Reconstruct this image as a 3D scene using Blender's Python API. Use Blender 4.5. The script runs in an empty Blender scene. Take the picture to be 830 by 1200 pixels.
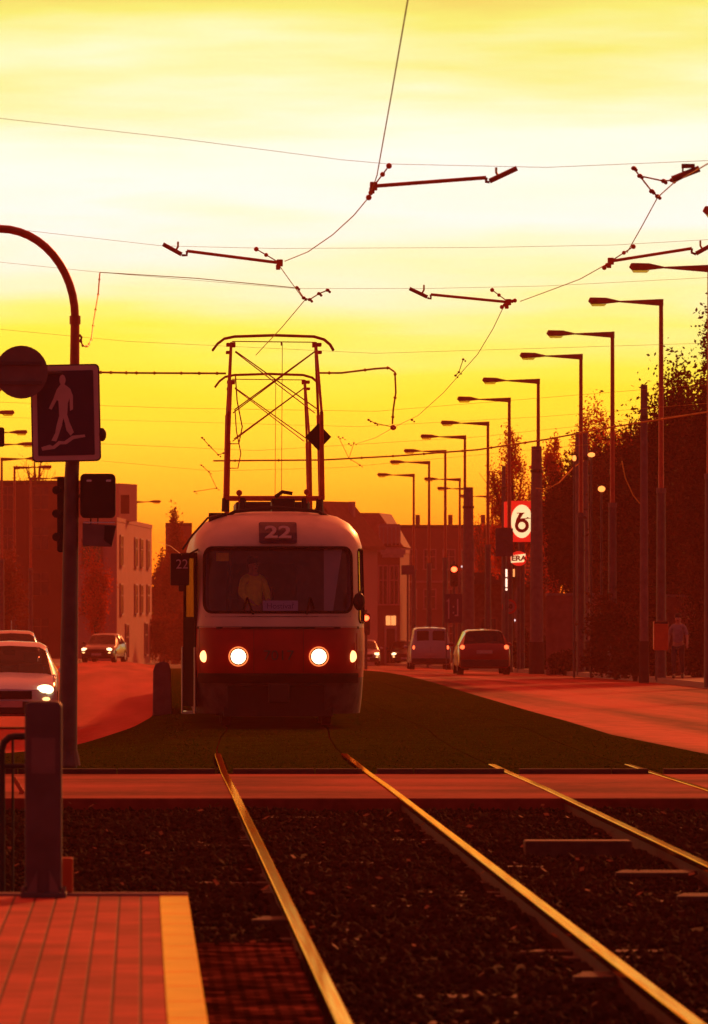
import bpy, bmesh, math, random
import numpy as np
from mathutils import Vector, Matrix
random.seed(7); rng = np.random.default_rng(7)
R = math.radians; PI = math.pi
scn = bpy.context.scene
COL = scn.collection
DEBUG = False
F = 8000.0; CX = 165.0; CY = 700.0; EYE = 1.74
# ------------------------------------------------------------------ terrain
ZP = [(-60,0),(0,0),(62,0),(75,-.03),(92,-.10),(106,-.16),(120,-.24),(150,-.38),(182,-.52),(222,-.79),(262,-1.12),(300,-1.44),
      (350,-1.84),(450,-2.65),(600,-3.6),(800,-4.2),(1200,-4.6),(3000,-5)]
def interp(tab, v):
    if v <= tab[0][0]: return tab[0][1]
    for (a, fa), (b, fb) in zip(tab, tab[1:]):
        if v <= b:
            t = (v-a)/(b-a); return fa+(fb-fa)*t
    return tab[-1][1]
LP = [(0,0),(70,0),(80,-.03),(95,-.2),(118,-.28),(150,-.24),(200,-.05),(260,.12),(350,.25),(450,.3),(600,.2),(900,0)]
def gz(x, y):
    k = min(1, max(0, (.5-x)/1.6))
    return interp(ZP, y) + interp(LP, y)*k
def ip(x, y, dz=0): return Vector((x, y, gz(x, y)+dz))
def at(px, py, d): return Vector(((px-CX)*d/F, d, EYE-(py-CY)*d/F))
def solve_d(ytop, h, xs=14.0):
    lo, hi = 60.0, 700.0
    for _ in range(50):
        m = (lo+hi)/2
        y = CY+F*(EYE-gz(xs, m)-h)/m
        if y < ytop: lo = m
        else: hi = m
    return (lo+hi)/2
# ------------------------------------------------------------------ materials
MATS = {}
def mat(name, col, rough=.7, metal=0., var=.15, scale=6., bump=0., spec=.4, col2=None, alpha=None, coat=0., detail=6):
    m = bpy.data.materials.new(name); m.use_nodes = True
    nt = m.node_tree; b = nt.nodes['Principled BSDF']
    tc = nt.nodes.new('ShaderNodeTexCoord'); nz = nt.nodes.new('ShaderNodeTexNoise')
    nz.inputs['Scale'].default_value = scale; nz.inputs['Detail'].default_value = detail
    nt.links.new(tc.outputs['Object'], nz.inputs['Vector'])
    rp = nt.nodes.new('ShaderNodeValToRGB')
    c2 = col2 or tuple(c*(1-var*2) for c in col)
    rp.color_ramp.elements[0].position = .3; rp.color_ramp.elements[1].position = .7
    rp.color_ramp.elements[0].color = (*c2, 1); rp.color_ramp.elements[1].color = (*col, 1)
    nt.links.new(nz.outputs['Fac'], rp.inputs['Fac']); nt.links.new(rp.outputs['Color'], b.inputs['Base Color'])
    b.inputs['Roughness'].default_value = rough; b.inputs['Metallic'].default_value = metal
    b.inputs['Specular IOR Level'].default_value = spec
    if coat: b.inputs['Coat Weight'].default_value = coat; b.inputs['Coat Roughness'].default_value = .1
    if bump:
        bp = nt.nodes.new('ShaderNodeBump'); bp.inputs['Strength'].default_value = bump
        bp.inputs['Distance'].default_value = .02
        nt.links.new(nz.outputs['Fac'], bp.inputs['Height']); nt.links.new(bp.outputs['Normal'], b.inputs['Normal'])
    MATS[name] = m
    return m
def emit(name, col, s):
    m = bpy.data.materials.new(name); m.use_nodes = True; nt = m.node_tree
    b = nt.nodes['Principled BSDF']; b.inputs['Base Color'].default_value = (*[min(1, c) for c in col], 1)
    b.inputs['Emission Color'].default_value = (*col, 1); b.inputs['Emission Strength'].default_value = s
    MATS[name] = m; return m
def glassy(name, tint, tr=.5, rough=.05):
    m = bpy.data.materials.new(name); m.use_nodes = True; nt = m.node_tree; nt.nodes.clear()
    out = nt.nodes.new('ShaderNodeOutputMaterial'); g = nt.nodes.new('ShaderNodeBsdfGlossy'); t = nt.nodes.new('ShaderNodeBsdfTransparent')
    d = nt.nodes.new('ShaderNodeBsdfDiffuse'); mx = nt.nodes.new('ShaderNodeMixShader'); m2 = nt.nodes.new('ShaderNodeMixShader')
    lw = nt.nodes.new('ShaderNodeLayerWeight'); pw = nt.nodes.new('ShaderNodeMath'); pw.operation = 'POWER'; pw.inputs[1].default_value = 4
    fr = nt.nodes.new('ShaderNodeMath'); fr.operation = 'MULTIPLY_ADD'; fr.inputs[1].default_value = .7; fr.inputs[2].default_value = .035
    nt.links.new(lw.outputs['Facing'], pw.inputs[0]); nt.links.new(pw.outputs[0], fr.inputs[0])
    g.inputs['Roughness'].default_value = rough; t.inputs['Color'].default_value = (*tint, 1); d.inputs['Color'].default_value = (.02, .02, .025, 1)
    mx.inputs[0].default_value = tr; nt.links.new(d.outputs[0], mx.inputs[1]); nt.links.new(t.outputs[0], mx.inputs[2])
    nt.links.new(fr.outputs[0], m2.inputs[0]); nt.links.new(mx.outputs[0], m2.inputs[1]); nt.links.new(g.outputs[0], m2.inputs[2])
    nt.links.new(m2.outputs[0], out.inputs['Surface']); MATS[name] = m; return m
M = MATS
mat('asphalt', (.40,.072,.070), .9, var=.12, scale=.8, spec=.08, bump=.1)
mat('paving', (.20,.05,.045), .75, var=.12, scale=3, spec=.2)
mat('soil', (.05,.03,.025), .95, scale=2)
mat('turf', (.045,.078,.003), 1, var=.25, scale=3, spec=.0)
mat('blade', (.085,.145,.006), 1, var=.1, scale=5, spec=.0)
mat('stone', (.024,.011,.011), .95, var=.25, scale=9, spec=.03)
def steel():
    m = bpy.data.materials.new('steel'); m.use_nodes = True; nt = m.node_tree; nt.nodes.clear()
    out = nt.nodes.new('ShaderNodeOutputMaterial'); g = nt.nodes.new('ShaderNodeBsdfGlossy'); tc = nt.nodes.new('ShaderNodeTexCoord')
    mp = nt.nodes.new('ShaderNodeMapping'); mp.inputs['Scale'].default_value = (60, .7, 1); nz = nt.nodes.new('ShaderNodeTexNoise'); nz.inputs['Detail'].default_value = 5; nz.inputs['Scale'].default_value = 1
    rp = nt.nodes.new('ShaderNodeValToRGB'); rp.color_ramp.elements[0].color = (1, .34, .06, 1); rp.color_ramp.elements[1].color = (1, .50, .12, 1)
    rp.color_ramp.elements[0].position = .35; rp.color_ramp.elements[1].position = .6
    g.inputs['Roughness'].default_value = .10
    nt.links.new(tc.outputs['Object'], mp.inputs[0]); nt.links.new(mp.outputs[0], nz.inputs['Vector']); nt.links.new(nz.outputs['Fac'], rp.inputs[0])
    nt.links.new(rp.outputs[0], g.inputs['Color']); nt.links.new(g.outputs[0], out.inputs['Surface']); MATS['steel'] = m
steel()
mat('rust', (.11,.028,.018), .8, var=.3, scale=15, bump=.3)
mat('wood', (.10,.05,.035), .8, var=.3, scale=12, bump=.3)
mat('concrete', (.22,.16,.16), .85, var=.15, scale=5, spec=.2)
mat('kerb', (.30,.2,.18), .8, var=.12, scale=5, spec=.2)
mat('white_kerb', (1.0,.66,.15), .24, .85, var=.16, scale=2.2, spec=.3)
mat('dark_kerb', (.07,.05,.05), .85, scale=5, spec=.1)
mat('pole', (.13,.10,.11), .6, .1, var=.22, scale=5, detail=10)
mat('black', (.018,.014,.014), .5, scale=10)
mat('dark_metal', (.05,.04,.04), .5, .4, scale=10)
mat('brown_metal', (.62,.12,.06), .5, .3, scale=10)
mat('chrome', (.7,.65,.6), .15, 1, var=.03)
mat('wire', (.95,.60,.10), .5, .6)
mat('cream', (.70,.56,.46), .45, var=.12, scale=2.2, coat=.06, detail=10)
mat('tram_red', (.50,.006,.005), .5, var=.2, scale=2.5, coat=.06, detail=10)
mat('skirt', (.17,.12,.115), .7, var=.3, scale=6)
mat('rubber', (.02,.018,.018), .9, spec=.05)
mat('interior', (.20,.16,.20), .8)
mat('seat_fabric', (.12,.03,.03), .9)
mat('sign_blue', (.035,.02,.075), .5, var=.06)
mat('sign_white', (.62,.5,.5), .55, var=.06)
mat('sign_red', (.75,.05,.03), .5, var=.05)
mat('paint_white', (.66,.85,.95), .3, var=.03, coat=.5)
mat('paint_silver', (.44,.41,.42), .3, .3, var=.03, coat=.5)
mat('paint_red', (.30,.012,.012), .3, var=.05, coat=.6)
mat('paint_dark', (.06,.03,.035), .3, var=.05, coat=.6)
mat('bark', (.08,.05,.035), .9, var=.3, scale=8, bump=.4)
mat('leaf_dark', (.045,.030,.010), .75, var=.35, scale=1.2, spec=.15)
mat('leaf_rust', (.45,.05,.02), .75, var=.3, scale=1.5, spec=.15)
mat('leaf_brown', (.10,.045,.018), .75, var=.3, scale=1.5, spec=.15)
def backlit(name, col, f):
    nt = MATS[name].node_tree; b = nt.nodes['Principled BSDF']; o = nt.nodes['Material Output']
    t = nt.nodes.new('ShaderNodeBsdfTranslucent'); t.inputs['Color'].default_value = (*col, 1); mx = nt.nodes.new('ShaderNodeMixShader'); mx.inputs[0].default_value = f
    nt.links.new(b.outputs[0], mx.inputs[1]); nt.links.new(t.outputs[0], mx.inputs[2]); nt.links.new(mx.outputs[0], o.inputs['Surface'])
backlit('leaf_rust', (.75, .10, .03), .5); backlit('leaf_brown', (.3, .05, .02), .3); backlit('leaf_dark', (.10, .02, .008), .25)
mat('plaster_brown', (.22,.085,.065), .9, var=.12, scale=.5)
mat('plaster_pink', (.52,.25,.23), .9, var=.08, scale=.5)
mat('plaster_red', (.30,.11,.09), .9, var=.12, scale=.5)
mat('roof_tile', (.24,.07,.05), .85, var=.2, scale=3)
mat('window_dark', (.04,.03,.035), .15, spec=.6)
mat('window_frame', (.55,.36,.32), .6)
mat('brick_wall', (.33,.13,.10), .9, var=.2, scale=4)
mat('skin', (.50,.27,.19), .6, var=.05)
mat('hair', (.025,.015,.012), .8)
mat('yellow_cloth', (.98,.98,.08), .85, var=.12, scale=14)
mat('grey_cloth', (.30,.26,.30), .9, var=.15, scale=14)
mat('denim', (.05,.05,.08), .9, var=.2, scale=14)
mat('orange_paint', (.62,.12,.03), .5, var=.1)
mat('arm_red', (1.0,.16,.04), .6)
mat('card', (.42,.42,.72), .7, var=.03)
mat('card_ink', (.06,.07,.35), .7)
mat('plate', (.6,.5,.45), .5)
mat('leaf_litter', (.30,.10,.03), .8, var=.3, scale=9)
mat('sign_grey', (.12,.085,.12), .6)
glassy('tram_glass', (.92,.90,.95), .985)
glassy('side_glass', (.50,.42,.25), .9)
glassy('car_glass', (.25,.2,.22), .75)
glassy('lamp_bowl', (.9,.7,.3), .75, .3)
emit('headlight', (1,.72,.34), 5); emit('headlight_far', (1,.62,.30), 4); emit('marker_light', (1,.42,.14), 3.5)
emit('tail_light', (1,.12,.035), 3.0); emit('signal_red', (1,.07,.02), 9); emit('warm_window', (1,.36,.10), 1.3)
emit('sign_glow', (1,.75,.36), 1.15); emit('sign_red_glow', (.85,.02,.01), .8); emit('lamp_glow', (1,.30,.06), 2.2)
emit('halo_glow', (1,.24,.06), 1.3); emit('strip_glow', (1,.7,.5), 2.0); emit('blue_glow', (.2,.2,1), 2); emit('white_glow', (1,.8,.8), 1.6); emit('green_glow', (.1,.8,.4), 1)
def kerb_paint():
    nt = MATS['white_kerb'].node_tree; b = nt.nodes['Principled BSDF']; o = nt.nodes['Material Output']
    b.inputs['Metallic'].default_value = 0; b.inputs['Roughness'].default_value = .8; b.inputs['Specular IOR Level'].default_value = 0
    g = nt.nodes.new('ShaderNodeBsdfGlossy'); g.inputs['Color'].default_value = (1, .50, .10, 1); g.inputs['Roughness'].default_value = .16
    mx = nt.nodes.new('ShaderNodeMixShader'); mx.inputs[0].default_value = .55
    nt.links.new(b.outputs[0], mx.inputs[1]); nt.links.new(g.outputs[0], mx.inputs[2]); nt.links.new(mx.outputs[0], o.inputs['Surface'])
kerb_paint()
# brick-like pavings
def brick(name, c1, c2, mortar, bw, bh, ms, rotz=0., rough=.75, offset=.5, spec=.2, dirt=(.45, .4, .4)):
    m = bpy.data.materials.new(name); m.use_nodes = True; nt = m.node_tree; b = nt.nodes['Principled BSDF']
    tc = nt.nodes.new('ShaderNodeTexCoord'); mp = nt.nodes.new('ShaderNodeMapping'); mp.inputs['Rotation'].default_value = (0, 0, rotz)
    br = nt.nodes.new('ShaderNodeTexBrick'); br.inputs['Scale'].default_value = 1
    br.inputs['Brick Width'].default_value = bw; br.inputs['Row Height'].default_value = bh; br.inputs['Mortar Size'].default_value = ms
    br.inputs['Color1'].default_value = (*c1, 1); br.inputs['Color2'].default_value = (*c2, 1); br.inputs['Mortar'].default_value = (*mortar, 1)
    br.offset = offset; br.inputs['Mortar Smooth'].default_value = .3
    nz = nt.nodes.new('ShaderNodeTexNoise'); nz.inputs['Scale'].default_value = 5; nz.inputs['Detail'].default_value = 8
    mx = nt.nodes.new('ShaderNodeMixRGB'); mx.blend_type = 'MULTIPLY'; mx.inputs[0].default_value = .75
    rp = nt.nodes.new('ShaderNodeValToRGB'); rp.color_ramp.elements[0].color = (*dirt, 1); rp.color_ramp.elements[1].color = (1.1, 1.1, 1.1, 1)
    rp.color_ramp.elements[0].position = .35; rp.color_ramp.elements[1].position = .6
    nt.links.new(tc.outputs['Object'], mp.inputs['Vector']); nt.links.new(mp.outputs[0], br.inputs['Vector']); nt.links.new(tc.outputs['Object'], nz.inputs['Vector'])
    nt.links.new(nz.outputs['Fac'], rp.inputs['Fac']); nt.links.new(br.outputs['Color'], mx.inputs[1]); nt.links.new(rp.outputs['Color'], mx.inputs[2])
    nt.links.new(mx.outputs[0], b.inputs['Base Color'])
    bp = nt.nodes.new('ShaderNodeBump'); bp.inputs['Distance'].default_value = .01; bp.inputs['Strength'].default_value = .6; bp.invert = True
    nt.links.new(br.outputs['Fac'], bp.inputs['Height']); nt.links.new(bp.outputs['Normal'], b.inputs['Normal'])
    b.inputs['Roughness'].default_value = rough; b.inputs['Specular IOR Level'].default_value = spec
    MATS[name] = m
brick('pavers', (.56,.105,.075), (.42,.075,.058), (.12,.03,.03), .4, .105, .007, R(90), spec=.04, dirt=(.55, .5, .5))
brick('cobbles', (.26,.075,.055), (.05,.018,.015), (.015,.008,.007), .13, .12, .016, 0, spec=0, dirt=(.06, .04, .04))
brick('shop_brick', (.30,.12,.09), (.26,.10,.08), (.2,.1,.09), .25, .08, .01, 0)
_c = [n for n in MATS['cobbles'].node_tree.nodes]
for n in _c:
    if n.type == 'TEX_NOISE': n.inputs['Scale'].default_value = 2.6
    if n.type == 'VALTORGB': n.color_ramp.elements[0].position = .46; n.color_ramp.elements[1].position = .58
for n in MATS['pavers'].node_tree.nodes:
    if n.type == 'TEX_NOISE': n.inputs['Scale'].default_value = 1.8
def plank_road():
    # asphalt: tracks of wear running along Y
    m = M['asphalt']; nt = m.node_tree; nz = [n for n in nt.nodes if n.type == 'TEX_NOISE'][0]; tc = [n for n in nt.nodes if n.type == 'TEX_COORD'][0]
    mp = nt.nodes.new('ShaderNodeMapping'); mp.inputs['Scale'].default_value = (1.3, .06, 1)
    nt.links.new(tc.outputs['Object'], mp.inputs[0]); nt.links.new(mp.outputs[0], nz.inputs['Vector'])
plank_road()
def street(name, c1, c2, sc, scn2, rlo, rhi, spec):
    m = bpy.data.materials.new(name); m.use_nodes = True; nt = m.node_tree; b = nt.nodes['Principled BSDF']; N = nt.nodes.new; LK = nt.links.new
    tc = N('ShaderNodeTexCoord'); mp = N('ShaderNodeMapping'); mp.inputs['Scale'].default_value = sc
    a = N('ShaderNodeTexNoise'); a.inputs['Scale'].default_value = 1; a.inputs['Detail'].default_value = 4
    f = N('ShaderNodeTexNoise'); f.inputs['Scale'].default_value = scn2; f.inputs['Detail'].default_value = 6
    LK(tc.outputs['Object'], mp.inputs[0]); LK(mp.outputs[0], a.inputs['Vector']); LK(tc.outputs['Object'], f.inputs['Vector'])
    ad = N('ShaderNodeMath'); ad.operation = 'MULTIPLY_ADD'; LK(f.outputs['Fac'], ad.inputs[0]); ad.inputs[1].default_value = .35; LK(a.outputs['Fac'], ad.inputs[2])
    rp = N('ShaderNodeValToRGB'); e = rp.color_ramp.elements; e[0].position = .52; e[0].color = (*c1, 1); e[1].position = .80; e[1].color = (*c2, 1)
    LK(ad.outputs[0], rp.inputs[0]); LK(rp.outputs[0], b.inputs['Base Color'])
    mr = N('ShaderNodeMapRange'); LK(ad.outputs[0], mr.inputs[0]); mr.inputs[1].default_value = .5; mr.inputs[2].default_value = .85; mr.inputs[3].default_value = rhi; mr.inputs[4].default_value = rlo
    LK(mr.outputs[0], b.inputs['Roughness']); b.inputs['Specular IOR Level'].default_value = spec
    bp = N('ShaderNodeBump'); bp.inputs['Strength'].default_value = .12; bp.inputs['Distance'].default_value = .01; LK(f.outputs['Fac'], bp.inputs['Height']); LK(bp.outputs[0], b.inputs['Normal'])
    MATS[name] = m
street('asphalt', (.42,.040,.034), (.66,.070,.050), (.8, .02, 1), 3.0, .6, .95, .025)
street('worn_asphalt', (.10,.005,.006), (.56,.034,.030), (.75, .018, 1), 3.0, .5, .95, .04)
street('old_asphalt', (.15,.020,.018), (.42,.060,.046), (.35, .5, 1), 7.0, .8, .95, .02)
# ------------------------------------------------------------------ object helpers
def tag(o, label=None, cat=None, group=None, kind=None):
    if label: o['label'] = label
    if cat: o['category'] = cat
    if group: o['group'] = group
    if kind: o['kind'] = kind
    return o
def empty(name, loc, label=None, cat=None, group=None, rz=0):
    o = bpy.data.objects.new(name, None); o.empty_display_size = .2; COL.objects.link(o); o.location = loc; o.rotation_euler = (0, 0, rz)
    return tag(o, label, cat, group)
def rr(w, h, r, n=5, cx=0, cy=0):
    pts = []
    for (sx, sy, a0) in ((1, 1, 0), (-1, 1, 90), (-1, -1, 180), (1, -1, 270)):
        for i in range(n+1):
            a = R(a0+90*i/n); pts.append((cx+sx*(w/2-r)+r*math.cos(a), cy+sy*(h/2-r)+r*math.sin(a)))
    return pts
def circ(r, n=24, cx=0, cy=0, ry=None): return [(cx+r*math.cos(2*PI*i/n), cy+(ry or r)*math.sin(2*PI*i/n)) for i in range(n)]
class MB:
    def __init__(s): s.v = []; s.f = []; s.m = []; s.mi = 0
    def face(s, f): s.f.append(tuple(f)); s.m.append(s.mi)
    def box(s, x0, x1, y0, y1, z0, z1, mtx=None):
        b = len(s.v)
        for z in (z0, z1):
            for (x, y) in ((x0, y0), (x1, y0), (x1, y1), (x0, y1)):
                p = Vector((x, y, z)); s.v.append(tuple(mtx @ p if mtx else p))
        for f in ((3, 2, 1, 0), (4, 5, 6, 7), (0, 1, 5, 4), (1, 2, 6, 5), (2, 3, 7, 6), (3, 0, 4, 7)): s.face([b+i for i in f])
        return s
    def cbox(s, cx, cy, cz, sx, sy, sz, mtx=None): return s.box(cx-sx/2, cx+sx/2, cy-sy/2, cy+sy/2, cz-sz/2, cz+sz/2, mtx)
    def prism(s, poly, y0, y1, mtx=None):        # poly in (x,z), extruded along y
        b = len(s.v); n = len(poly)
        for y in (y0, y1):
            for (x, z) in poly:
                p = Vector((x, y, z)); s.v.append(tuple(mtx @ p if mtx else p))
        s.face([b+i for i in range(n)]); s.face([b+n+i for i in reversed(range(n))])
        for i in range(n):
            j = (i+1) % n; s.face((b+j, b+i, b+n+i, b+n+j))
        return s
    def vprism(s, poly, z0, z1):                 # poly in (x,y), extruded up
        b = len(s.v); n = len(poly)
        for z in (z0, z1):
            for (x, y) in poly: s.v.append((x, y, z))
        s.face([b+i for i in reversed(range(n))]); s.face([b+n+i for i in range(n)])
        for i in range(n):
            j = (i+1) % n; s.face((b+i, b+j, b+n+j, b+n+i))
        return s
    def tube(s, pts, r, n=8):
        pts = [Vector(p) for p in pts]; rs = r if isinstance(r, (list, tuple)) else [r]*len(pts)
        b = len(s.v); prev = None
        for i, p in enumerate(pts):
            t = (pts[min(i+1, len(pts)-1)]-pts[max(i-1, 0)]).normalized()
            if prev is None:
                u = t.orthogonal().normalized()
            else:
                u = (prev-t*prev.dot(t))
                u = u.normalized() if u.length > 1e-6 else t.orthogonal().normalized()
            prev = u; w = t.cross(u)
            for k in range(n):
                a = 2*PI*k/n+PI/n; q = p+(u*math.cos(a)+w*math.sin(a))*rs[i]; s.v.append(tuple(q))
        for i in range(len(pts)-1):
            for k in range(n):
                k2 = (k+1) % n; s.face((b+i*n+k, b+i*n+k2, b+(i+1)*n+k2, b+(i+1)*n+k))
        s.face([b+k for k in reversed(range(n))]); s.face([b+(len(pts)-1)*n+k for k in range(n)])
        return s
    def ball(s, c, rx, ry=None, rz=None, n=12, m=8):
        ry = ry or rx; rz = rz or rx; b = len(s.v)
        for i in range(1, m):
            for k in range(n):
                a = PI*i/m; t = 2*PI*k/n
                s.v.append((c[0]+rx*math.sin(a)*math.cos(t), c[1]+ry*math.sin(a)*math.sin(t), c[2]+rz*math.cos(a)))
        top = len(s.v); s.v.append((c[0], c[1], c[2]+rz)); bot = len(s.v); s.v.append((c[0], c[1], c[2]-rz))
        for i in range(m-2):
            for k in range(n):
                k2 = (k+1) % n; s.face((b+i*n+k, b+(i+1)*n+k, b+(i+1)*n+k2, b+i*n+k2))
        for k in range(n):
            k2 = (k+1) % n; s.face((top, b+k, b+k2)); s.face((bot, b+(m-2)*n+k2, b+(m-2)*n+k))
        return s
    def build(s, name, mats, parent=None, loc=None, smooth=False, bevel=0):
        me = bpy.data.meshes.new(name); me.from_pydata(s.v, [], s.f)
        mats = mats if isinstance(mats, (list, tuple)) else [mats]
        for m in mats: me.materials.append(M[m] if isinstance(m, str) else m)
        if len(mats) > 1: me.polygons.foreach_set('material_index', s.m)
        if smooth: me.polygons.foreach_set('use_smooth', [True]*len(me.polygons))
        me.update()
        o = bpy.data.objects.new(name, me); COL.objects.link(o)
        if parent: o.parent = parent
        if loc is not None: o.location = loc
        if smooth:
            es = o.modifiers.new('edges', 'EDGE_SPLIT'); es.split_angle = R(40)
        if bevel:
            bv = o.modifiers.new('bevel', 'BEVEL'); bv.width = bevel; bv.segments = 2; bv.limit_method = 'ANGLE'
        return o
def raw(name, v, f, m, parent=None):
    me = bpy.data.meshes.new(name)
    v = np.asarray(v, dtype=np.float32).reshape(-1, 3); f = np.asarray(f, dtype=np.int32); k = f.shape[1]
    me.vertices.add(len(v)); me.vertices.foreach_set('co', v.ravel())
    me.loops.add(f.size); me.loops.foreach_set('vertex_index', f.ravel())
    me.polygons.add(len(f)); me.polygons.foreach_set('loop_start', np.arange(0, f.size, k, dtype=np.int32))
    me.update(calc_edges=True)
    me.materials.append(M[m]); o = bpy.data.objects.new(name, me); COL.objects.link(o)
    if parent: o.parent = parent
    return o
def kids(o): return [c for c in o.children]
def dup(root, loc, rz=None, label=None, group=None, parent=None):
    ch = list(root.children)
    r = root.copy(); COL.objects.link(r)
    if parent: r.parent = parent
    else:
        r.location = loc
        if rz is not None: r.rotation_euler = (0, 0, rz)
        if label: r['label'] = label
        if group: r['group'] = group
    for c in ch: dup(c, None, parent=r)
    return r
def text(name, s, size, mtx, m, parent=None, ext=.004, sx=1.0, bold=0.0):
    cu = bpy.data.curves.new(name, 'FONT'); cu.body = s; cu.size = size; cu.extrude = ext; cu.align_x = 'CENTER'; cu.align_y = 'CENTER'; cu.offset = bold
    t = bpy.data.objects.new(name, cu); COL.objects.link(t); bpy.context.view_layer.update()
    me = bpy.data.meshes.new_from_object(t.evaluated_get(bpy.context.evaluated_depsgraph_get()))
    bpy.data.objects.remove(t); bpy.data.curves.remove(cu)
    me.transform(mtx @ Matrix.Rotation(R(90), 4, 'X') @ Matrix.Diagonal((sx, 1, 1, 1)))
    me.materials.clear(); me.materials.append(M[m]); me.name = name
    o = bpy.data.objects.new(name, me); COL.objects.link(o)
    if parent: o.parent = parent
    return o
# ------------------------------------------------------------------ ground sheets
def ystations(y0, y1):
    ys = [y0]; y = y0
    while y < y1-1e-6:
        st = 2 if y < 130 else (5 if y < 300 else (15 if y < 700 else 60))
        y = min(y1, y+st); ys.append(y)
    return ys
def sheet(name, fl, fr, y0, y1, dz, m, nx=5, skirt=0., kind='structure', jit=None):
    ys = ystations(y0, y1); b = MB()
    for y in ys:
        a, c = fl(y), fr(y); row = [a+(c-a)*i/nx for i in range(nx+1)]
        pts = [(x, y, gz(x, y)+dz) for x in row]
        if skirt: pts = [(pts[0][0], y, pts[0][2]-skirt)]+pts+[(pts[-1][0], y, pts[-1][2]-skirt)]
        b.v += pts
    w = nx+1+(2 if skirt else 0)
    for j in range(len(ys)-1):
        for i in range(w-1): b.face((j*w+i, j*w+i+1, (j+1)*w+i+1, (j+1)*w+i))
    if skirt:
        q = len(b.v); n0 = [(b.v[i][0], b.v[i][1], b.v[i][2]-skirt) for i in range(1, w-1)]; b.v += n0
        for i in range(len(n0)-1): b.face((q+i, q+i+1, 2+i, 1+i))
    o = b.build(name, m); tag(o, kind=kind); return o
def tab(*t): return lambda y: interp(t, y)
DR = ((0,0),(68,0),(76,.03),(82,.08),(90,.22),(97,.40),(112,.52),(132,.75),(180,1.3),(250,2.2),(330,3.2),(450,4.5))
drift = tab(*DR)
# wide ground: grid of irregular spacing
gx = [-1300,-800,-300,-120,-60,-30,-14,-8,-4,-2,-1.1,0,.5,2,4,6,9,14,20,30,60,120,300,800,1300]
gy = [-60,-20,0,20,40,62,75,92,106,120,150,182,222,262,300,350,450,600,800,1300]
b = MB()
for y in gy:
    for x in gx:
        b.v.append((x, y, gz(x, y)-(.30 if y < 62 else .12)))
for j in range(len(gy)-1):
    for i in range(len(gx)-1):
        q = j*len(gx)+i; b.face((q, q+1, q+len(gx)+1, q+len(gx)))
tag(b.build('ground', 'soil'), kind='structure')
CN, CF = 59.2, 67.9     # crossing street, near and far edge
cr = MB(); cy_ = [CN, 60.5, 62, 63.5, 65, 66.5, CF]
for y in cy_:
    for x in (-16, 0, 26): cr.v.append((x, y, gz(3, y)-.004))
for j in range(len(cy_)-1):
    for i in range(2): cr.face((j*3+i, j*3+i+1, j*3+i+4, j*3+i+3))
q = len(cr.v); cr.v += [(-16, CN, -.2), (26, CN, -.2)]; cr.face((q, q+1, 2, 0))
tag(cr.build('crossing_road', 'old_asphalt'), kind='structure')
LR = tab((66,-2.6),(72,-2.1),(80,-1.65),(88,-1.15),(95,-.78),(105,-.12),(115,.18),(125,.27),(200,.35),(333,.8),(420,.9))
LL = tab((66,-14),(100,-9.5),(150,-6),(250,-4.4),(333,-3.1),(420,-2.9))
sheet('left_road', LL, LR, CF-.002, 420, -.012, 'asphalt', nx=14)
RL = tab((66,10.5),(70,7.6),(77,6.5),(92,6.35),(122,6.85),(178,7.75),(240,8.95),(270,9.5),(400,10.2),(600,12))
RR = tab((66,18),(100,14),(163,13.6),(300,14.0),(600,15))
sheet('right_road', RL, RR, CF-.002, 600, -.012, 'worn_asphalt', nx=6)
sheet('right_pavement', lambda y: RR(y)+.16, lambda y: RR(y)+4.2, 74, 600, .12, 'paving', nx=2)
sheet('left_pavement', lambda y: LL(y)-3, lambda y: LL(y)-.16, 74, 420, .12, 'paving', nx=2)
def kerb_line(name, f, y0, y1, dz, w, label, m='kerb', depth=.16, side=1):
    o = sheet(name, f, lambda y: f(y)+w, y0, y1, dz, m, nx=1, skirt=depth, kind=None)
    o['kind'] = 'structure'; return o
kerb_line('right_kerb', RR, 74, 600, .13, .15, '')
kerb_line('left_kerb', lambda y: LL(y)-.15, 74, 420, .13, .15, '')
GT = -.002
G0 = lambda y: 1.55+drift(y)
G1 = lambda y: 4.40+drift(y)
# far kerb of the crossing
fk = MB()
for i in range(12):
    x0_, x1_ = -2.2+i*.985, -2.2+(i+1)*.985-.012
    segs = [(x0_, x1_)]
    for c_ in (1.56, 4.41):
        for s_ in (-.7175, .7175):
            nn = []
            for (a_, b_) in segs:
                lo_, hi_ = c_+s_-.075, c_+s_+.075
                if hi_ <= a_ or lo_ >= b_: nn.append((a_, b_)); continue
                if lo_ > a_: nn.append((a_, lo_))
                if hi_ < b_: nn.append((hi_, b_))
            segs = nn
    for (a_, b_) in segs: fk.box(a_, b_, CF, CF+.14, -.2, GT+.035)
tag(fk.build('crossing_kerb', 'dark_kerb', bevel=.01), kind='structure')
GY0 = CF+.142
def gp(y, side, t=78): return (.78 if side else .655) if y < t else .7175+(.012 if side else -.012)
for nm, fl, fr in (('grass_verge', lambda y: LR(y), lambda y: G0(y)-gp(y,1)), ('grass_bed', lambda y: G0(y)-gp(y,0), lambda y: G0(y)+gp(y,0)),
                   ('grass_median', lambda y: G0(y)+gp(y,1), lambda y: G1(y)-gp(y,1,72)), ('grass_bed', lambda y: G1(y)-gp(y,0,72), lambda y: G1(y)+gp(y,0,72)),
                   ('grass_verge', lambda y: G1(y)+gp(y,1,72), lambda y: RL(y) if y > 78 else min(RL(y), 7.6))):
    o = sheet(nm, fl, fr, GY0, 330, GT-.012, 'turf', nx=4, skirt=.1)
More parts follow.
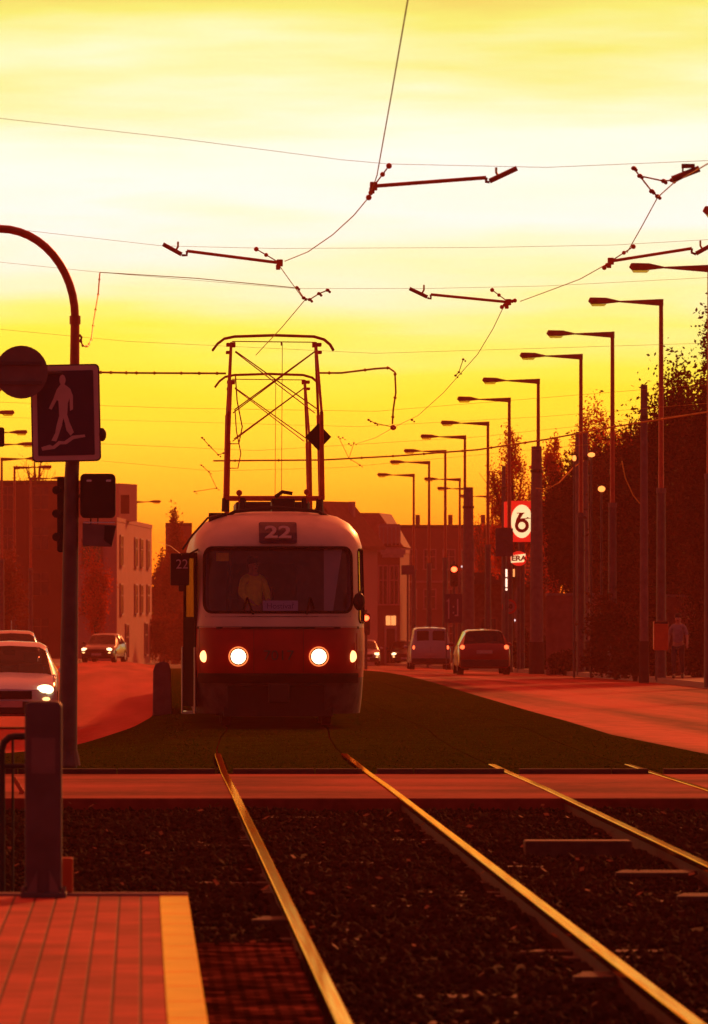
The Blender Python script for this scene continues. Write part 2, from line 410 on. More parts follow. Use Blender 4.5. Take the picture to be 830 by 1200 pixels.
# grass blades
def grass():
    n = 60000
    y = 68.1+(rng.random(n)**2.3)*120
    x = -2.2+rng.random(n)*(9.2)
    L = np.array([LR(v) for v in y]); Rr = np.array([RL(v) for v in y]); c0 = np.array([G0(v) for v in y]); c1 = np.array([G1(v) for v in y])
    ok = (x > L+.03) & (x < Rr-.03)
    for c in (c0, c1):
        for s_ in (-1, 1): ok &= np.abs(x-(c+s_*.7175)) > .06
    ok &= ~((np.abs(x-c0) < 1.25) & (y > 96.5))
    x = x[ok]; y = y[ok]; n = len(x)
    z = np.array([gz(a, c) for a, c in zip(x, y)])+GT-.02
    h = .008+.016*rng.random(n); a = rng.random(n)*6.283; w = .010+.012*rng.random(n)
    v = np.zeros((n, 3, 3)); dx = np.cos(a)*w; dy = np.sin(a)*w
    v[:, 0] = np.stack([x-dx, y-dy, z], 1); v[:, 1] = np.stack([x+dx, y+dy, z], 1)
    v[:, 2] = np.stack([x+rng.normal(0, .02, n), y+rng.normal(0, .02, n), z+h], 1)
    o = raw('grass', v.reshape(-1, 3), np.arange(n*3).reshape(-1, 3), 'blade')
    tag(o, 'short dark green grass blades growing between and beside the tram rails', 'grass', kind='stuff')
grass()
# ballast bed + stones
b = MB(); xs = np.linspace(-5, 13, 120); ysb = np.linspace(20, CN-.004, 220)
def cob(x, y): return x < .80 and y < 35.2
for y in ysb:
    for x in xs:
        z = -.128+.02*math.sin(x*3+y)*math.sin(y*1.7-x)+rng.random()*.02
        b.v.append((x, y, z))
for j in range(len(ysb)-1):
    for i in range(len(xs)-1):
        q = j*len(xs)+i; b.face((q, q+1, q+len(xs)+1, q+len(xs)))
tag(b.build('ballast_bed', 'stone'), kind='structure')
def stones():
    n = 80000
    y = 26.5+(CN-26.6)*rng.random(n); x = -1.6+rng.random(n)*8.2
    ok = (x > (-60-CX)*y/F-.3) & (x < (900-CX)*y/F+.5)
    ok &= ~((x < .9) & (y < 35.1)); ok &= ~((x < -.1) & (y < 34.6))
    for c in (1.55, 4.40):
        for s_ in (-1, 1): ok &= np.abs(x-(c+s_*.7175)) > .085
    x = x[ok]; y = y[ok]; n = len(x)
    octa = np.array([[1,0,0],[-1,0,0],[0,1,0],[0,-1,0],[0,0,1],[0,0,-1]], float)
    fc = np.array([[0,2,4],[2,1,4],[1,3,4],[3,0,4],[2,0,5],[1,2,5],[3,1,5],[0,3,5]])
    r = .014+.022*rng.random(n)**1.6
    z = -.123+.02*np.sin(x*3+y)*np.sin(y*1.7-x)+r*.35+.015*rng.random(n)
    v = octa[None]*(1+rng.normal(0, .28, (n, 6, 1)))*r[:, None, None]
    v += rng.normal(0, .22, (n, 6, 3))*r[:, None, None]
    a = rng.random(n)*6.28; ca, sa = np.cos(a), np.sin(a)
    vx = v[:, :, 0]*ca[:, None]-v[:, :, 1]*sa[:, None]; vy = v[:, :, 0]*sa[:, None]+v[:, :, 1]*ca[:, None]
    v[:, :, 0] = vx+x[:, None]; v[:, :, 1] = vy+y[:, None]; v[:, :, 2] = v[:, :, 2]*.8+z[:, None]
    f = (fc[None]+(np.arange(n)*6)[:, None, None]).reshape(-1, 3)
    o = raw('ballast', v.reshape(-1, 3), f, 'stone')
    tag(o, 'dark crushed ballast stones filling the space between the tram rails', 'ballast', kind='stuff')
stones()
def litter():
    n = 260; y = 27+(CN-27)*rng.random(n); x = -1+rng.random(n)*7
    ok = ~((x < .85) & (y < 35.1)) & ~((x < 0) & (y < 34.6))
    x = x[ok]; y = y[ok]; n = len(x); z = np.full(n, -.06)+.03*rng.random(n)
    v = np.zeros((n, 4, 3))
    for k in range(n):
        a = random.random()*6.28; s = .018+.02*random.random(); t = random.uniform(-.6, .6)
        for j, (u, w) in enumerate(((1,0),(0,.6),(-1,0),(0,-.6))):
            v[k, j] = (x[k]+s*(u*math.cos(a)-w*math.sin(a)), y[k]+s*(u*math.sin(a)+w*math.cos(a)), z[k]+s*u*t+s*w*.5)
    o = raw('fallen_leaves', v.reshape(-1, 3), np.arange(n*4).reshape(-1, 4), 'leaf_litter')
    tag(o, 'small orange fallen leaves scattered over the dark track ballast', 'leaves', kind='stuff')
litter()
# sleepers
sl0 = None; n_s = 0
for ti, c in enumerate((1.55, 4.40)):
    y = 27.2
    while y < CN-.5:
        if sl0 is None:
            sl = MB().box(-1.22, 1.22, -.115, .115, -.14, 0).build('sleeper', 'wood', bevel=.008); sl0 = sl
        else:
            sl = sl0.copy(); COL.objects.link(sl)
        sl.location = (c+random.uniform(-.03, .03), y, -.122+random.uniform(-.02, .012))
        if ti: tag(sl, 'weathered timber sleeper half buried in ballast under the right-hand track', 'sleeper', 'sleepers under the right-hand track')
        else: tag(sl, 'weathered timber sleeper half buried in ballast under the left track', 'sleeper', 'sleepers under the left track')
        y += .66
# rails
RP = [(-.035,0),(-.035,-.035),(-.009,-.048),(-.009,-.135),(-.065,-.15),(-.065,-.165),(.065,-.165),(.065,-.15),(.009,-.135),(.009,-.048),(.035,-.035),(.035,0),(.028,.004),(-.028,.004)]
def rail(cfun, off, label, y1=118):
    ys = [20]+[24+2*i for i in range(22)]+[68, 70, 71.9, 72.1]+[73+1.5*i for i in range(int((y1-73)/1.5))]
    b = MB(); n = len(RP)
    for y in ys:
        for (x, z) in RP:
            xx = cfun(y)+off+x; b.v.append((xx, y, gz(2, y)+z+(.003 if y < (78 if cfun(20) < 3 else 72.0) else -.045)))
    for j in range(len(ys)-1):
        for i in range(n):
            i2 = (i+1) % n
            b.mi = 0 if i in (10, 11, 12, 13, 0) else 1
            b.face((j*n+i, j*n+i2, (j+1)*n+i2, (j+1)*n+i))
    b.mi = 1; b.face(list(range(n))); b.face([(len(ys)-1)*n+i for i in reversed(range(n))])
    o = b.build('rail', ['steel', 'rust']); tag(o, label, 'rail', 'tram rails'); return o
rail(G0, -.7175, 'shiny steel rail nearest the platform, left rail of the left track')
rail(G0, .7175, 'long shiny rail ending at the bottom right corner of the photo')
rail(G1, -.7175, 'shiny steel rail left of the right-hand track, beside the low wooden block')
rail(G1, .7175, 'short shiny stretch of rail at the right edge of the crossing')
# wooden block between the tracks
blk = MB().box(2.74, 3.50, 48.6, 48.9, -.15, .005).build('wooden_block', 'wood', bevel=.012); tag(blk, 'dark wooden block lying across the ballast between the two tracks', 'block')
for i, (x, y, w) in enumerate(((3.35,44.5,.5),(3.55,41.0,.65),(2.15,32.3,.2),(.72,38.0,.2))):
    q = MB()
    for k in range(3): q.box(-w/2+k*.03, w/2+k*.03, k*.16, k*.16+.11, -.03, 0)
    o = q.build('board', 'wood', loc=(x, y, -.055), bevel=.006)
    tag(o, ['row of wooden boards beside the right-hand track, just in front of the wooden block', 'widest row of wooden boards at the right edge of the photo', 'small row of boards in the ballast in the middle of the left track', 'small row of boards just beyond the cobbled strip'][i], 'boards', 'boards lying in the ballast')
# ------------------------------------------------------------------ platform
PY = 34.3
tag(MB().box(-8, .09, -12, PY-.05, -.2, .24).build('platform', 'pavers'), kind='structure')
tag(MB().box(-8, .24, PY-.048, PY+.06, -.2, .255).build('platform_end_kerb', 'kerb', bevel=.01), kind='structure')
pk = MB(); y = PY-.052
while y > 10:
    pk.box(.092, .238, y-.985, y-.01, -.2, .245); y -= 1.0
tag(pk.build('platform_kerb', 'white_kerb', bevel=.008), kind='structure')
tag(MB().box(.245, .775, 10, 35.0, -.2, -.035).build('cobbled_strip', 'cobbles'), kind='structure')
# post at the platform end
p = at(51, 1052, 34.15); px0 = p.x
post = empty('bollard_post', (px0, 34.15, .24), 'stout dark post standing on the platform end in front of the white car', 'post')
MB().prism(rr(.185, .96, .03, cy=.50), -.09, .09).build('shaft', 'pole', post, bevel=.01)
MB().box(-.115, .115, -.115, .115, 0, .025).build('base_plate', 'pole', post, bevel=.004)
for s_ in (-1, 1):
    for t_ in (-1, 1): MB().tube([(s_*.1, t_*.1, .02), (s_*.1, t_*.1, .05)], .012, 6).build('bolt', 'pole', post)
for s_ in (-1, 1):
    MB().prism([(s_*.03, .025), (s_*.085, .025), (s_*.03, .14)][::s_], -.105, -.092).build('gusset', 'concrete', post)
MB().box(-.06, .06, -.0925, -.0905, .62, .80).build('sticker', 'concrete', post)
ks = MB().box(-.035, .035, -.04, .04, 0, .175).build('marker_stone', 'orange_paint', loc=(at(77.5, 1048, 34.3).x, 34.36, .255), bevel=.006)
tag(ks, 'small orange upright stub beside the foot of the dark platform post', 'marker')
# hoop railing
h = empty('hoop_railing', (0, 0, 0), 'dark tubular hoop railing with a middle rail, left of the platform post', 'railing')
h.location = (at(2, 900, 40).x, 40, -.15)
hz = at(0, 863, 40).z+.15; w_ = .27
MB().tube([(0, 0, 0), (0, 0, hz-.08), (.012, 0, hz-.035), (.045, 0, hz-.005), (.08, 0, hz), (w_-.08, 0, hz), (w_-.03, 0, hz-.02), (w_, 0, hz-.08), (w_, 0, 0)], .021, 10).build('hoop', 'dark_metal', h, smooth=True)
MB().tube([(0, 0, hz-.175), (w_, 0, hz-.175)], .016, 8).build('middle_rail', 'dark_metal', h)
MB().tube([(.065, 0, 0), (.065, 0, hz)], .008, 6).build('bar', 'dark_metal', h)
ch = MB().prism([(-.06,.13),(-.02,.13),(.06,0),(-.02,-.13),(-.06,-.13),(.015,0)], -.006, .006).build('reflection', 'orange_paint', loc=at(21, 928, 60.5), smooth=False)  # orange plate stands in for a chevron-shaped reflection
tag(ch, 'small orange chevron plate standing in for a reflection seen through the hoop railing', 'reflection')
# ------------------------------------------------------------------ signal mast with crossing sign
D = 70.0; s_ = F/D
mx0 = at(79, 897, D); mast = empty('signal_mast', (mx0.x, D, -.02), 'tall grey mast with curved arm carrying the pedestrian sign', 'mast')
def L(px, py, dy=0): p = at(px, py, D); return Vector((p.x-mx0.x, dy, p.z+.02))
MB().tube([L(79.5, 900), L(80, 830), L(84, 560), L(86, 520)], [.098, .095, .075, .072], 16).build('lower_pole', 'pole', mast, smooth=True)
arc = [L(86, 520), L(87.5, 430), L(88, 375)]
for i in range(13):
    a = R(90*i/12); arc.append(L(88-88*(1-math.cos(a)), 372-104*math.sin(a)))
arc.append(L(-60, 262))
MB().tube(arc, [.05, .05, .046]+[.042]*14, 12).build('curved_arm', 'brown_metal', mast, smooth=True)
MB().tube([L(88, 380), L(88, 370)], .057, 12).build('collar', 'brown_metal', mast)
MB().tube([L(93, 392), L(95.5, 395), L(95, 399), L(92.5, 400)], .012, 6).build('hook', 'brown_metal', mast)
MB().tube([L(80, 897), L(80, 880)], [.13, .10], 16).build('foot', 'pole', mast)
# pedestrian sign
sg = empty('pedestrian_sign', at(77, 484, D-.16), 'dark blue sign with walking figure on crossing stripes, on the mast', 'sign')
sg.rotation_euler = (0, R(-1.2), 0)
W_, H_ = 81/s_, 114/s_
MB().prism(rr(W_, H_, .05), 0, .05).build('panel', 'pole', sg)
fr = MB().prism(rr(W_-.03, H_-.03, .04), -.006, -.001).build('border', 'sign_white', sg)
MB().prism(rr(W_-.13, H_-.13, .012), -.012, -.007).build('field', 'sign_blue', sg)
def spx(x, y): return ((x-77)/s_, -(y-484)/s_)       # photo pixels to sign plane
def fig(parent, name, polys, m, y0=-.017, y1=-.0125):
    b = MB()
    for k, pl in enumerate(polys): b.prism([spx(*q) for q in pl], y0-.0007*k, y1)
    return b.build(name, m, parent)
def c1(x, y): return (x/3.458, 380+y/3.459)
walk = [[c1(*q) for q in circ(1, 4)]]
hd = [c1(256+13*math.cos(t), 226+22*math.sin(t)) for t in np.linspace(0, 2*PI, 12, endpoint=False)]
walk = [hd,
 [c1(*q) for q in ((247,244),(265,244),(287,262),(297,290),(296,345),(284,352),(283,300),(276,320),(272,372),(240,372),(238,312),(232,306),(210,345),(198,340),(218,300),(232,264))],
 [c1(*q) for q in ((240,370),(258,372),(250,410),(236,450),(226,474),(206,470),(222,440),(228,410))],
 [c1(*q) for q in ((254,370),(273,368),(282,400),(298,438),(284,452),(268,430),(262,400))]]
fig(sg, 'walking_figure', walk, 'sign_white')
fig(sg, 'crossing_stripes', [[c1(*q) for q in ((165,496),(200,486),(212,492),(236,472),(258,474),(290,452),(342,448),(344,458),(296,466),(266,486),(242,486),(218,504),(168,510))]], 'sign_white')
MB().ball(((119-77)/s_, .02, -(510-484)/s_), .045, .04, .07).build('side_knob', 'dark_metal', sg, smooth=True)
# round sign back
rs = empty('round_sign', at(25, 436, D-.4), 'back of a round metal sign with two bracket bands, left of the blue sign', 'sign')
MB().prism(circ(31/s_, 32), 0, .02).build('disc', 'concrete', rs)
for zz in (.09, -.11): MB().cbox(0, -.015, zz, .42, .02, .035).build('bracket', 'pole', rs)
MB().tube([(.05, .05, 0), (.53, .3, .0)], .02, 8).build('clamp_arm', 'pole', rs)
# signals on the mast
def hood_box(name, px0, px1, py0, py1, depth, label, vis=True):
    c = at((px0+px1)/2, (py0+py1)/2, D-.1); w = (px1-px0)/s_; hh = (py1-py0)/s_
    o = empty(name, c, label, 'traffic signal')
    MB().prism(rr(w, hh, .05), 0, depth).build('housing', 'black', o, bevel=.008)
    return o, w, hh
o, w, hh = hood_box('traffic_signal', 94, 135.5, 555, 607, .22, 'black boxy traffic signal head seen from behind, right of the mast')
MB().prism(rr(w*.82, hh*.8, .03), -.02, -.001).build('back_cover', 'black', o)
for sx in (-.25, .3): MB().cbox(w*sx, -.03, hh*.34, .05, .015, .02).build('clip', 'chrome', o)
MB().tube([(-w/2, .1, 0), (-w/2-.1, .1, 0)], .02).build('bracket', 'dark_metal', o)
for sx in (-.2, .0): MB().tube([(w*sx, .08, -hh/2), (w*sx, .08, -hh/2-.06)], .008, 6).build('hanger', 'dark_metal', o)
o2 = empty('signal_hood', at(115, 627, D-.1), 'small wedge shaped signal hood hanging under the black signal head', 'signal hood')
MB().prism([(-.16,.12),(.185,.10),(.185,.085),(.14,-.12),(-.16,-.11)], 0, .2).build('hood', 'concrete', o2, bevel=.006)
MB().prism([(.07,.094),(.182,.09),(.138,-.11),(.06,-.05)], -.012, -.002).build('opening', 'black', o2)
MB().box(-.15, .17, -.01, .21, .122, .135).build('bright_lip', 'chrome', o2)
o3 = empty('traffic_signal', at(71.5, 603, D+.12), 'narrow black traffic signal head seen edge on, left of the mast', 'traffic signal')
MB().prism(rr(9/s_, 88/s_, .02), 0, .26).build('housing', 'black', o3)
for k in range(3):
    MB().tube([(-.03, .05, .25-.24*k), (-.048, -.02, .25-.24*k)], .045, 10).build('visor', 'black', o3)
o4 = empty('traffic_signal', at(0, 512, 95), 'small dark traffic signal head cut by the left edge of the photo', 'traffic signal')
MB().prism(rr(.12, .27, .03), 0, .15).build('housing', 'black', o4, bevel=.005)
MB().tube([(-.0, .07, .1), (-.6, .07, .14)], .02).build('arm', 'black', o4)
# ------------------------------------------------------------------ street lamps
def make_lamp(loc, label, group):
    r = empty('street_lamp', loc, label, 'street lamp', group)
    MB().tube([(0,0,0),(0,0,5.0)], [.14,.115], 12).build('lower_pole', 'pole', r, smooth=True)
    MB().tube([(0,0,4.98),(0,0,5.12)], .135, 12).build('collar', 'concrete', r)
    MB().tube([(0,0,5.1),(0,0,10.1)], [.075,.055], 10).build('upper_pole', 'brown_metal', r, smooth=True)
    MB().prism([(.06,10.12),(-1.10,10.07),(-1.10,10.03),(.06,9.93)], -.05, .05).build('arm', 'brown_metal', r, bevel=.008)
    hd = MB().prism([(-1.08,10.065),(-1.45,10.15),(-1.88,10.16),(-1.93,10.06),(-1.86,9.99),(-1.45,9.995),(-1.08,10.035)], -.11, .11).build('luminaire', 'brown_metal', r, bevel=.02)
    MB().prism([(-1.86,9.985),(-1.82,9.93),(-1.5,9.93),(-1.44,9.985)], -.08, .08).build('glass_bowl', 'lamp_bowl', hd)
    return r
lamps = [(832,312),(933,246),(775,352),(718,390),(681,416),(631,445),(597,467),(572,495),(545,511),(522,528),(503,541),(485,556),(539,561),(552,572),(577,581)]
ordn = ['lamp of the right row with only its arm in view at the right edge','nearest lamp of the right row, just its head tip at the upper right edge',
 'tall street lamp behind the orange box, tallest whole lamp of the right row','second whole lamp of the right row, in front of the dark trees','lamp of the right row rising behind the thick concrete mast with trees below',
 'lamp of the right row whose pole stands beside the glowing red pylon sign','lamp of the right row directly over the dark grey board','lamp of the right row just right of the thick flat-topped mast',
 'lamp of the right row with pole just left of the flat-topped mast','lamp of the right row above the lane arrow sign','lamp of the right row directly above the silver van','farthest lamp at the left end of the right row, above the house roof',
 'small distant lamp between the van lamps, low arm just above the flat roof','small distant lamp with its arm crossing the flat-topped mast','tiny distant lamp right of the flat-topped mast']
lamp0 = None
for i, (px, yt) in enumerate(lamps):
    d = solve_d(yt, 10.1, 14); x = (px-CX)*d/F; loc = (x, d, gz(x, d)+.02)
    lab = ordn[i][:1].upper()*0+ordn[i]
    if lamp0 is None: lamp0 = make_lamp(loc, lab, 'street lamps of the right row')
    else:
        dup(lamp0, loc, None, lab, 'street lamps of the right row')
left_l = [(-60,455,'upper left edge'),(-40,483,'topmost'),(-20,506,'second'),(-10,520,'third'),(2,537,'fourth'),(17,547,'fifth'),(36,560,'sixth'),(153,586,'lone')]
lls = ['left row lamp nearest the camera, its head above the small signal at the left edge','left row lamp whose head tip shows highest at the left edge','left row lamp whose head shows level with the foot of the walking figure sign',
 'left row lamp whose arm passes just under the small signal','left row lamp with its pole at the left edge over the brown building','left row lamp fully in view left of the blue sign','left row lamp lowest over the roof of the brown building','lone lamp standing in front of the pale building']
for i, (px, yt, _) in enumerate(left_l):
    d = solve_d(yt, 10.1, -3); 
    x = (px-CX)*d/F; dup(lamp0, (x, d, gz(x, d)+.02), PI, lls[i], 'street lamps of the left row')
# catenary masts
def cmast(px, yt, w, label, h=7.8):
    d = solve_d(yt, h); x = (px-CX)*d/F
    r = empty('catenary_mast', (x, d, gz(x, d)), label, 'mast', 'catenary masts of the right side')
    MB().tube([(0,0,0),(0,0,3.6),(0,0,h)], [w*.6,w*.55,w*.45], 14).build('shaft', 'concrete', r, smooth=True)
    MB().tube([(0,0,0),(0,0,1.1)], w*.68, 14).build('foot_sleeve', 'dark_kerb', r)
    MB().tube([(0,0,3.9),(0,0,4.0)], w*.62, 14).build('band', 'concrete', r)
    MB().tube([(0,0,6.9),(0,0,7.0)], w*.56, 14).build('band', 'dark_metal', r)
    return r
cmast(682, 506, .44, 'thick concrete mast in front of the trees, dark at its foot')
cmast(629, 523, .40, 'thick concrete mast immediately right of the glowing pylon sign')
cmast(755, 451, .20, 'slender tall concrete mast just left of the orange box')
cmast(549, 571, .46, 'stout flat-topped concrete mast right of the lane arrow sign')
cmast(590.5, 546, .16, 'slim mast left of the glowing pylon sign', 7.8)
# ------------------------------------------------------------------ overhead wires
def curve_pts(pts, sag=0., n=10):
    out = []
    for a, b_ in zip(pts, pts[1:]):
        for i in range(n):
            t = i/n; q = a.lerp(b_, t); q.z -= sag*4*t*(1-t); out.append(q)
    out.append(pts[-1]); return out
def wire(pts, r, label, group='overhead wires', m='wire', sag=0., beads=0, name='overhead_wire'):
    pts = [at(*p) for p in pts]; cp = curve_pts(pts, sag)
    b = MB().tube(cp, r, 6)
    if beads:
        for i in range(beads):
            q = cp[int((i+.5)*len(cp)/beads)]; b.ball(q, r*1.7, None, None, 6, 4)
    o = b.build(name, m); tag(o, label, 'wire', group); return o
wire([(487,-60,38),(478,0,43),(459,110,52),(442,205,61.5),(434,229,63)], .0055, 'contact wire dropping from the top edge to the upper left registration arm', sag=.0)
wire([(434,229,63),(415,252,66),(390,275,70),(361,295,74),(334,306,76.6)], .0055, 'contact wire curving down from the upper arm to the left registration arm')
wire([(328,312,77),(343,333,82),(354,348,86)], .0055, 'short contact wire between the left arm and the insulator below it')
wire([(357,352,86),(330,384,92),(300,416,98)], .0055, 'contact wire running down to the tram pantograph')
wire([(836,188,50),(812,202,56),(790,214,60),(771,231,64)], .0055, 'contact wire entering at the upper right edge')
wire([(771,231,64),(752,266,70),(735,296,75)], .0055, 'contact wire between the two right-hand registration arms')
wire([(712,309,77),(680,327,80),(640,342,84),(610,353,87)], .0055, 'contact wire sloping down left of the lower right arm')
wire([(590,360,88),(578,385,94),(560,415,103),(543,434,111)], .0055, 'contact wire below the middle registration arm')
wire([(543,434,111),(520,460,123),(490,487,140),(463,500,151)], .0055, 'contact wire curving down toward the feeder clamp')
wire([(463,500,151),(440,513,168),(418,520,185)], .0055, 'far contact wire left of the feeder clamp')
wire([(-40,134,60),(200,161,63),(400,187,63),(456,192,63),(640,196,63),(830,188,63),(930,182,63)], .0022, 'thin span wire at the top holding the upper arm')
wire([(-40,262,77),(190,288,77),(320,291,77),(560,290,77),(720,287,77),(930,275,77)], .0022, 'thin span wire above the left registration arm')
wire([(-40,303,86),(117,319,86),(345,338,86),(500,338,86),(640,335,86),(930,320,86)], .0022, 'thin span wire level with the insulator over the tram')
wire([(117,319,85.8),(230,326,85.8),(345,337,85.8)], .0055, 'darker stretch of wire with a cable drop, left of centre')
wire([(-40,382,110),(150,400,110),(440,414,110),(830,402,110)], .0026, 'thin span wire just above the pantograph')
wire([(-40,488,140),(200,494,150),(420,500,151),(640,488,150),(860,470,150)], .003, 'thin span wire below the feeder clamp level')
wire([(-40,470,130),(200,478,130),(440,482,130),(860,448,130)], .003, 'thin span wire above the diamond plate')
wire([(118,540,200),(250,552,200),(400,548,200),(700,520,200)], .004, 'low faint span wire crossing behind the pantograph arms')
wire([(118,520,180),(300,528,180),(560,512,180),(860,480,180)], .004, 'low thin span wire crossing behind the diamond plate')
wire([(100,436,72),(160,437,72),(265,437.5,72)], .011, 'thick beaded feeder cable from the blue sign to the pantograph', beads=9)
wire([(372,437,100),(400,437,100),(440,432,100),(456,431,100),(463,436,100),(464,460,100),(461,480,100),(460,497,100)], .015, 'beaded feeder cable bending down at right of the pantograph', beads=6)
wire([(250,540,140),(378,539,140),(470,534,140),(560,527,140),(640,515,140),(720,500,140),(860,478,140)], .017, 'thick dark cable crossing behind the lamps toward the right trees', beads=14)
wire([(117,320,85),(115,345,84.5),(110,375,83),(107,398,80),(103,406,76),(97,405,73),(94,398,70.2)], .009, 'hanging cable looping from the span wire to the mast', beads=9)
wire([(684,540,215),(672,548,214),(655,566,213),(640,574,213),(628,572,213)], .02, 'slack cable looping between masts in front of the trees')
wire([(729,540,200),(733,560,200),(742,580,200),(750,590,200)], .02, 'slack cable curving between the lamp and the slender mast')
wire([(213,650,97.5),(200,640,150),(185,635,250)], .006, 'faint wire behind the tram on the left side')
# registration arms
def arm(pts, d, label, hang=None, ins=()):
    o = empty('registration_arm', at(pts[0][0], pts[0][1], d), label, 'registration arm', 'registration arms on the overhead line')
    l = lambda px, py: at(px, py, d)-at(pts[0][0], pts[0][1], d)
    MB().tube([l(*pts[0]), l(*pts[1])], .019, 8).build('rod', 'arm_red', o)
    if len(pts) > 2:
        MB().tube([l(*pts[2]), l(*pts[3])], .026, 8).build('end_bar', 'brown_metal', o)
        MB().tube([l(*pts[1]), l(pts[1][0], pts[1][1]+5), l(pts[2][0], pts[2][1]+1)], .016, 6).build('joint', 'brown_metal', o)
        mxx = (pts[2][0]*2+pts[3][0])/3; myy = (pts[2][1]*2+pts[3][1])/3
        sgn = 1 if pts[3][0] < pts[2][0] else -1
        MB().tube([l(mxx, myy), l(mxx+sgn*3, myy-5), l(mxx+sgn*3, myy-11)], .012, 6).build('hook', 'wire', o)
    b = MB(); b.cbox(*l(*pts[0]), .07, .05, .08); b.cbox(*l(pts[0][0]-2, pts[0][1]+5), .05, .04, .06); b.build('clamp', 'arm_red', o, bevel=.008)
    for (ix, iy) in ins:
        b = MB(); a = l(*pts[0]); c = l(ix, iy)
        b.tube([a, c], .007, 6)
        b.ball(a.lerp(c, .55), .024, None, None, 8, 6); b.ball(a.lerp(c, .95), .028, None, None, 8, 6); b.build('insulator', 'arm_red', o)
    return o
arm([(438,218),(570,208),(574,212),(606,197)], 63, 'long red rod arm pointing right at the top centre', ins=[(457,193),(432,232)])
arm([(328,308),(219,294),(213,298),(191,286)], 77, 'red rod arm pointing left, upper left of the pantograph', ins=[(299,291)])
arm([(596,354),(505,345),(501,348),(480,338)], 87, 'red rod arm pointing left in the middle right of the sky', ins=[(576,339),(604,352),(588,360)])
arm([(716,306),(811,291),(816,297),(840,284)], 77, 'red rod arm pointing right at the right edge', ins=[(744,288),(708,314)])
def clampset(pts, d, label, links):
    o = empty('wire_insulator', at(pts[0][0], pts[0][1], d), label, 'insulator', 'insulators on the overhead line')
    l = lambda p: at(p[0], p[1], d)-at(pts[0][0], pts[0][1], d)
    for p in pts: b = MB(); b.ball(l(p), .027, .027, .022, 8, 6); b.ball(l((p[0]+2.5, p[1]+2)), .018, None, None, 8, 6); b.build('disc', 'brown_metal', o)
    b = MB()
    for a, c in links: b.tube([l(pts[a]), l(pts[c])], .008, 6)
    b.build('link', 'wire', o); return o
clampset([(743,197),(750,206),(764,224),(771,230),(778,212),(788,211)], 64, 'triangle of insulators at the upper right', [(0,1),(1,2),(2,3),(1,4),(4,5)])
r_ = empty('section_insulator', at(806, 203, 58), 'red section insulator frame at the top right edge', 'insulator')
MB().tube([(-.13,0,-.05),(.1,0,.04)], .03).build('bar', 'brown_metal', r_)
MB().box(-.05, .06, -.03, .03, .045, .08).build('cap', 'brown_metal', r_); 
for xx in (-.04, .05): MB().tube([(xx,0,0),(xx,0,.06)], .008, 6).build('stud', 'brown_metal', r_)
clampset([(348,337),(356,349),(363,351),(374,344),(384,340)], 86, 'cluster of insulators above the tram pantograph', [(0,1),(1,2),(2,3),(3,4)])
clampset([(432,492),(440,496),(459,500),(483,492),(543,421),(534,440),(538,436)], 130, 'scattered line clamps around the feeder cable end', [(0,1),(1,2),(4,6),(6,5)])
clampset([(397,512),(402,513),(409,520),(415,519),(409,537),(422,545)], 180, 'small distant insulators right of the diamond plate', [(0,4),(3,4),(4,5)])
clampset([(237,513),(245,522),(256,533),(262,531)], 150, 'small distant insulators left of the pantograph', [(0,1),(1,2),(2,3)])
clampset([(236,545),(245,553),(254,572),(228,576)], 180, 'lowest distant insulators left of the pantograph foot', [(0,1),(1,2),(2,3)])
fc_ = MB().ball((0,0,0), .07, .05, .06, 10, 8).build('feeder_clamp', 'sign_red', loc=at(461, 501, 151), smooth=True); tag(fc_, 'small red clamp where the bent feeder cable meets the contact wire', 'clamp')


# ------------------------------------------------------------------ tram
TW = ((.15,1.19),(.4,1.22),(.75,1.24),(1.1,1.25),(1.7,1.25),(2.5,1.235),(2.62,1.225),(2.79,1.165),(2.93,1.05),(3.03,.89),(3.08,.70),(3.105,.42))
TN = ((.15,.30),(.45,.14),(.75,.03),(1.1,0),(1.5,.05),(1.66,.10),(2.58,.36),(2.7,.43),(2.82,.55),(2.93,.78),(3.03,1.15),(3.08,1.5),(3.105,1.9))
TLEN = 14.0
def ringpts(z, sh=0.):
    W_ = max(.05, interp(TW, z)-sh); n = interp(TN, z)+sh; Ld = 1.30; p = 3.5; k = 20; out = []
    for i in range(-k, k+1):
        t = PI/2*i/k; out.append((math.copysign(abs(math.sin(t))**(2/p), t)*W_, n+Ld*(1-max(0, math.cos(t))**(2/p))))
    return out
def loft(zs, sh, m_of, mats):
    b = MB(); rings = []
    for z in zs:
        zz = min(max(z, .15), 3.105); fr_ = ringpts(zz, sh)
        y0 = fr_[-1][1]; y1 = TLEN-y0
        sidep = [(fr_[-1][0], y0+(y1-y0)*i/8) for i in range(1, 8)]
        bk = [(x, TLEN-y) for x, y in reversed(fr_)]
        sl = [(-x, y) for x, y in reversed(sidep)]
        rings.append([(x, y, z) for x, y in fr_+sidep+bk+sl])
    n = len(rings[0])
    for r in rings: b.v += r
    for j in range(len(zs)-1):
        b.mi = m_of((zs[j]+zs[j+1])/2)
        for i in range(n):
            i2 = (i+1) % n; b.face((j*n+i, j*n+i2, (j+1)*n+i2, (j+1)*n+i))
    b.mi = m_of(zs[0]); b.face([i for i in reversed(range(n))]); b.mi = m_of(zs[-1]); b.face([(len(zs)-1)*n+i for i in range(n)])
    return b
_pc = {}
def poly_at(z):
    z = round(z, 3)
    if z not in _pc:
        r = [q for q in ringpts(z)][20:]; r.append((r[-1][0], TLEN/2+.01)); r.append((r[-1][0], TLEN-1.4))
        S = [0]
        for a, c in zip(r, r[1:]): S.append(S[-1]+math.dist(a, c))
        _pc[z] = (r, S)
    return _pc[z]
